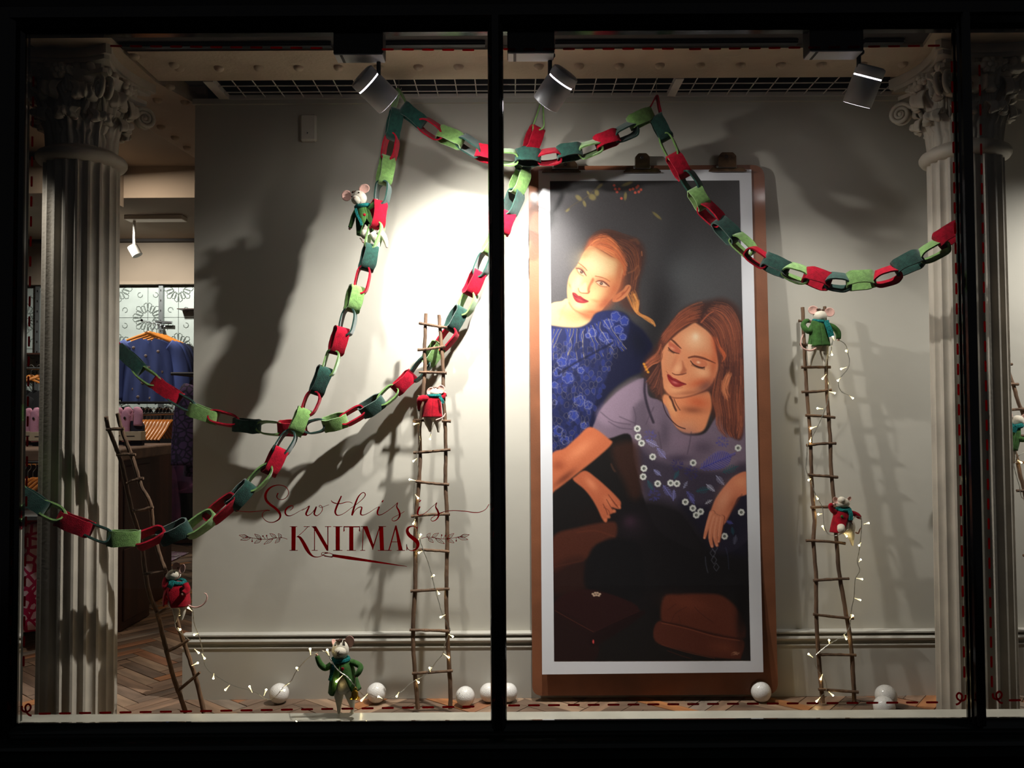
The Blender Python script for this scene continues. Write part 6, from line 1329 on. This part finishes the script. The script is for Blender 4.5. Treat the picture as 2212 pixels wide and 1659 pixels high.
glyph('letter_h', [[(1020, 268, 3), (1075, 228, 4), (1120, 188, 5), (1142, 155, 6), (1132, 136, 6), (1110, 140, 6), (1080, 175, 10), (1055, 235, 13), (1036, 295, 14), (1028, 330, 12)], [(1036, 320, 4), (1058, 282, 5), (1090, 260, 6), (1112, 262, 9), (1104, 295, 12), (1105, 322, 10), (1130, 326, 5), (1175, 305, 4), (1225, 272, 3), (1258, 254, 3)]])
glyph('letter_i', [[(1262, 254, 11), (1246, 295, 13), (1250, 322, 9), (1275, 324, 5), (1320, 300, 4), (1380, 256, 3)], [(1283, 216, 9), (1296, 200, 8)]])
glyph('letter_s', [[(1365, 268, 3), (1400, 238, 4), (1418, 222, 6), (1410, 255, 9), (1428, 290, 13), (1436, 328, 13), (1418, 362, 8), (1388, 378, 5), (1370, 368, 4), (1380, 348, 4), (1425, 325, 4), (1476, 296, 3)]])
glyph('letter_i', [[(1608, 254, 11), (1590, 295, 13), (1592, 322, 9), (1618, 326, 5), (1665, 300, 4), (1720, 248, 3)], [(1604, 214, 9), (1616, 198, 8)]])
glyph('letter_s', [[(1700, 266, 3), (1735, 238, 4), (1752, 222, 6), (1742, 255, 9), (1760, 290, 13), (1768, 328, 13), (1750, 362, 8), (1720, 379, 5), (1702, 368, 4), (1712, 348, 4), (1760, 322, 4), (1810, 300, 4)]])
glyph('flourish', [[(1770, 312, 4), (1830, 294, 4), (1900, 288, 5), (1990, 294, 6), (2070, 304, 6), (2125, 300, 5), (2170, 276, 4), (2197, 234, 5)]])
def serif(x0, x1, y, t=5): return [(x0, y - t / 2), (x1, y - t / 2), (x1, y + t / 2), (x0, y + t / 2)]
glyph('capital_k', [[(560, 508, 6), (585, 520, 18), (612, 560, 24), (640, 612, 26), (668, 655, 18), (700, 680, 9), (740, 684, 5), (775, 672, 5), (800, 652, 5), (822, 646, 4)], [(652, 426, 4), (610, 470, 4), (556, 516, 4)]],
      [[(512, 425), (548, 425), (545, 628), (512, 628)], serif(498, 560, 425), serif(494, 566, 628), serif(616, 668, 425)])
glyph('capital_n', [], [[(683, 422), (722, 422), (822, 592), (822, 632), (812, 632), (700, 438)], [(705, 430), (712, 430), (712, 628), (705, 628)], [(818, 422), (826, 422), (826, 632), (818, 632)], serif(682, 722, 425), serif(798, 850, 425), serif(684, 736, 628)])
glyph('capital_i', [], [[(889, 425), (924, 425), (924, 628), (889, 628)], serif(868, 946, 425), serif(868, 946, 628)])
glyph('capital_t', [], [[(1005, 430), (1040, 430), (1040, 628), (1005, 628)], [(957, 422), (1096, 422), (1096, 431), (957, 431)], [(957, 422), (962, 422), (966, 462), (955, 470)], [(1091, 422), (1096, 422), (1098, 470), (1087, 462)], serif(984, 1062, 628)])
glyph('capital_m', [], [[(1122, 425), (1128, 425), (1120, 628), (1113, 628)], [(1120, 422), (1160, 422), (1212, 580), (1202, 612)], [(1200, 612), (1262, 422), (1270, 422), (1205, 628)], [(1258, 422), (1294, 422), (1302, 628), (1268, 628)], serif(1104, 1160, 424), serif(1254, 1318, 424), serif(1098, 1140, 628), serif(1248, 1322, 628)])
glyph('capital_a', [], [[(1398, 415), (1408, 415), (1348, 628), (1338, 628)], [(1395, 422), (1408, 415), (1462, 628), (1426, 628)], serif(1366, 1436, 556), serif(1322, 1366, 628), serif(1410, 1480, 628)])
glyph('capital_s', [[(1584, 468, 4), (1582, 440, 5), (1562, 425, 6), (1535, 422, 8), (1508, 436, 16), (1500, 464, 22), (1516, 496, 26), (1552, 526, 28), (1584, 556, 28), (1590, 590, 22), (1572, 618, 12), (1540, 630, 6), (1512, 622, 5), (1498, 600, 5), (1494, 578, 4)]], [[(1582, 425), (1589, 425), (1587, 470), (1581, 470)], [(1491, 576), (1497, 576), (1500, 628), (1493, 628)]])
glyph('needle', [[(800, 655, 4), (840, 652, 4), (868, 668, 4), (850, 682, 4), (800, 674, 5), (768, 662, 5), (775, 648, 4), (800, 646, 4), (824, 650, 3)]], [[(862, 660), (1000, 678), (1200, 712), (1498, 764), (1498, 767), (1200, 730), (1000, 706), (858, 682)], [(790, 672), (860, 683), (864, 690), (792, 680)]])
def sprig(x, y, s_, name):
    st = [[(0, 48, 3), (50, 35, 3), (120, 42, 3), (190, 50, 3), (260, 44, 3), (330, 30, 3), (370, 8, 3)]]
    for a, b, c, d in ((50, 38, 78, 0), (90, 38, 150, 0), (60, 42, 105, 82), (120, 44, 200, 92), (220, 48, 280, 4), (220, 50, 282, 84), (330, 32, 412, 14), (300, 38, 300, 66), (170, 44, 176, 18), (190, 46, 208, 22), (310, 36, 400, 56)):
        dx, dy = c - a, d - b; n_ = (dx * dx + dy * dy) ** .5; px_, py_ = -dy / n_ * 13, dx / n_ * 13
        if n_ > 40: st.append([(a, b, 3), (a + dx * .45 + px_, b + dy * .45 + py_, 3.4), (c, d, 3)]); st.append([(a, b, 3), (a + dx * .45 - px_, b + dy * .45 - py_, 3.4), (c, d, 3)]); st.append([(a, b, 2.5), (a + dx * .7, b + dy * .7, 2.5)])
        else: st.append([(a, b, 3), (c, d, 3)]); st.append([(c - 5, d, 9), (c, d, 10), (c + 5, d, 9)])
    glyph(name, [[(x + s_ * p[0], y + p[1]) + tuple(p[2:]) for p in q] for q in st], nsub=4)
sprig(1618, 480, 1, 'leaf_sprig'); sprig(476, 484, -1, 'leaf_sprig')
# dashed stitching around the panes
def dashes(par, a, b, n0, step, dl, w_=4.2):
    a, b = Vector(a), Vector(b); L_ = (b - a).length; d = (b - a) / L_; s0 = n0
    while s0 + dl < L_:
        p, q = a + d * s0, a + d * (s0 + dl); MB().add(*ribbon([(p.x, p.y, w_ * .55), (p.x + d.x * 2, p.y + d.y * 2, w_), (q.x - d.x * 2, q.y - d.y * 2, w_), (q.x, q.y, w_ * .55)], w_, VY, TH, 2)).build('stitch', M['vinyl'], par); s0 += step
s1 = thing('stitched_border', 'dark red dashed stitch line around the two large panes', 'window sticker', P(1100, 1530, VY))
dashes(s1, (238, 99), (715, 104), 0, 43.3, 25); dashes(s1, (825, 106.5), (1052, 108), 0, 43.5, 25); dashes(s1, (1088, 106), (1480, 105), 0, 42.8, 25); dashes(s1, (1489, 106), (2056, 98), 0, 43, 25)
dashes(s1, (72, 165), (50, 1475), 0, 43.2, 22); dashes(s1, (2056, 132), (2084, 1490), 0, 43.6, 24); dashes(s1, (84, 1542), (1046, 1526), 0, 43.6, 25); dashes(s1, (1098, 1524), (2052, 1517), 0, 43, 25)
s2 = thing('stitched_border', 'dark red dashed stitch line along the edge of the third pane', 'window sticker', P(2150, 1500, VY)); dashes(s2, (2116, 140), (2143, 1485), 0, 42.6, 24); dashes(s2, (2180, 1513), (2230, 1512), 0, 43, 25)
def curlmark(par, x, y, f):
    pts = [(x + f * a, y + b, 4) for a, b in ((-9, -9), (-8, 0), (0, 4), (8, 0), (10, -8), (5, -13), (-1, -8), (0, 2), (6, 10), (12, 12))]
    MB().add(*ribbon(pts, 4, VY - .0003, TH, 5)).build('thread_curl', M['vinyl'], par)
curlmark(s1, 56, 1534, 1); curlmark(s1, 2077, 1510, -1); curlmark(s2, 2154, 1507, 1)
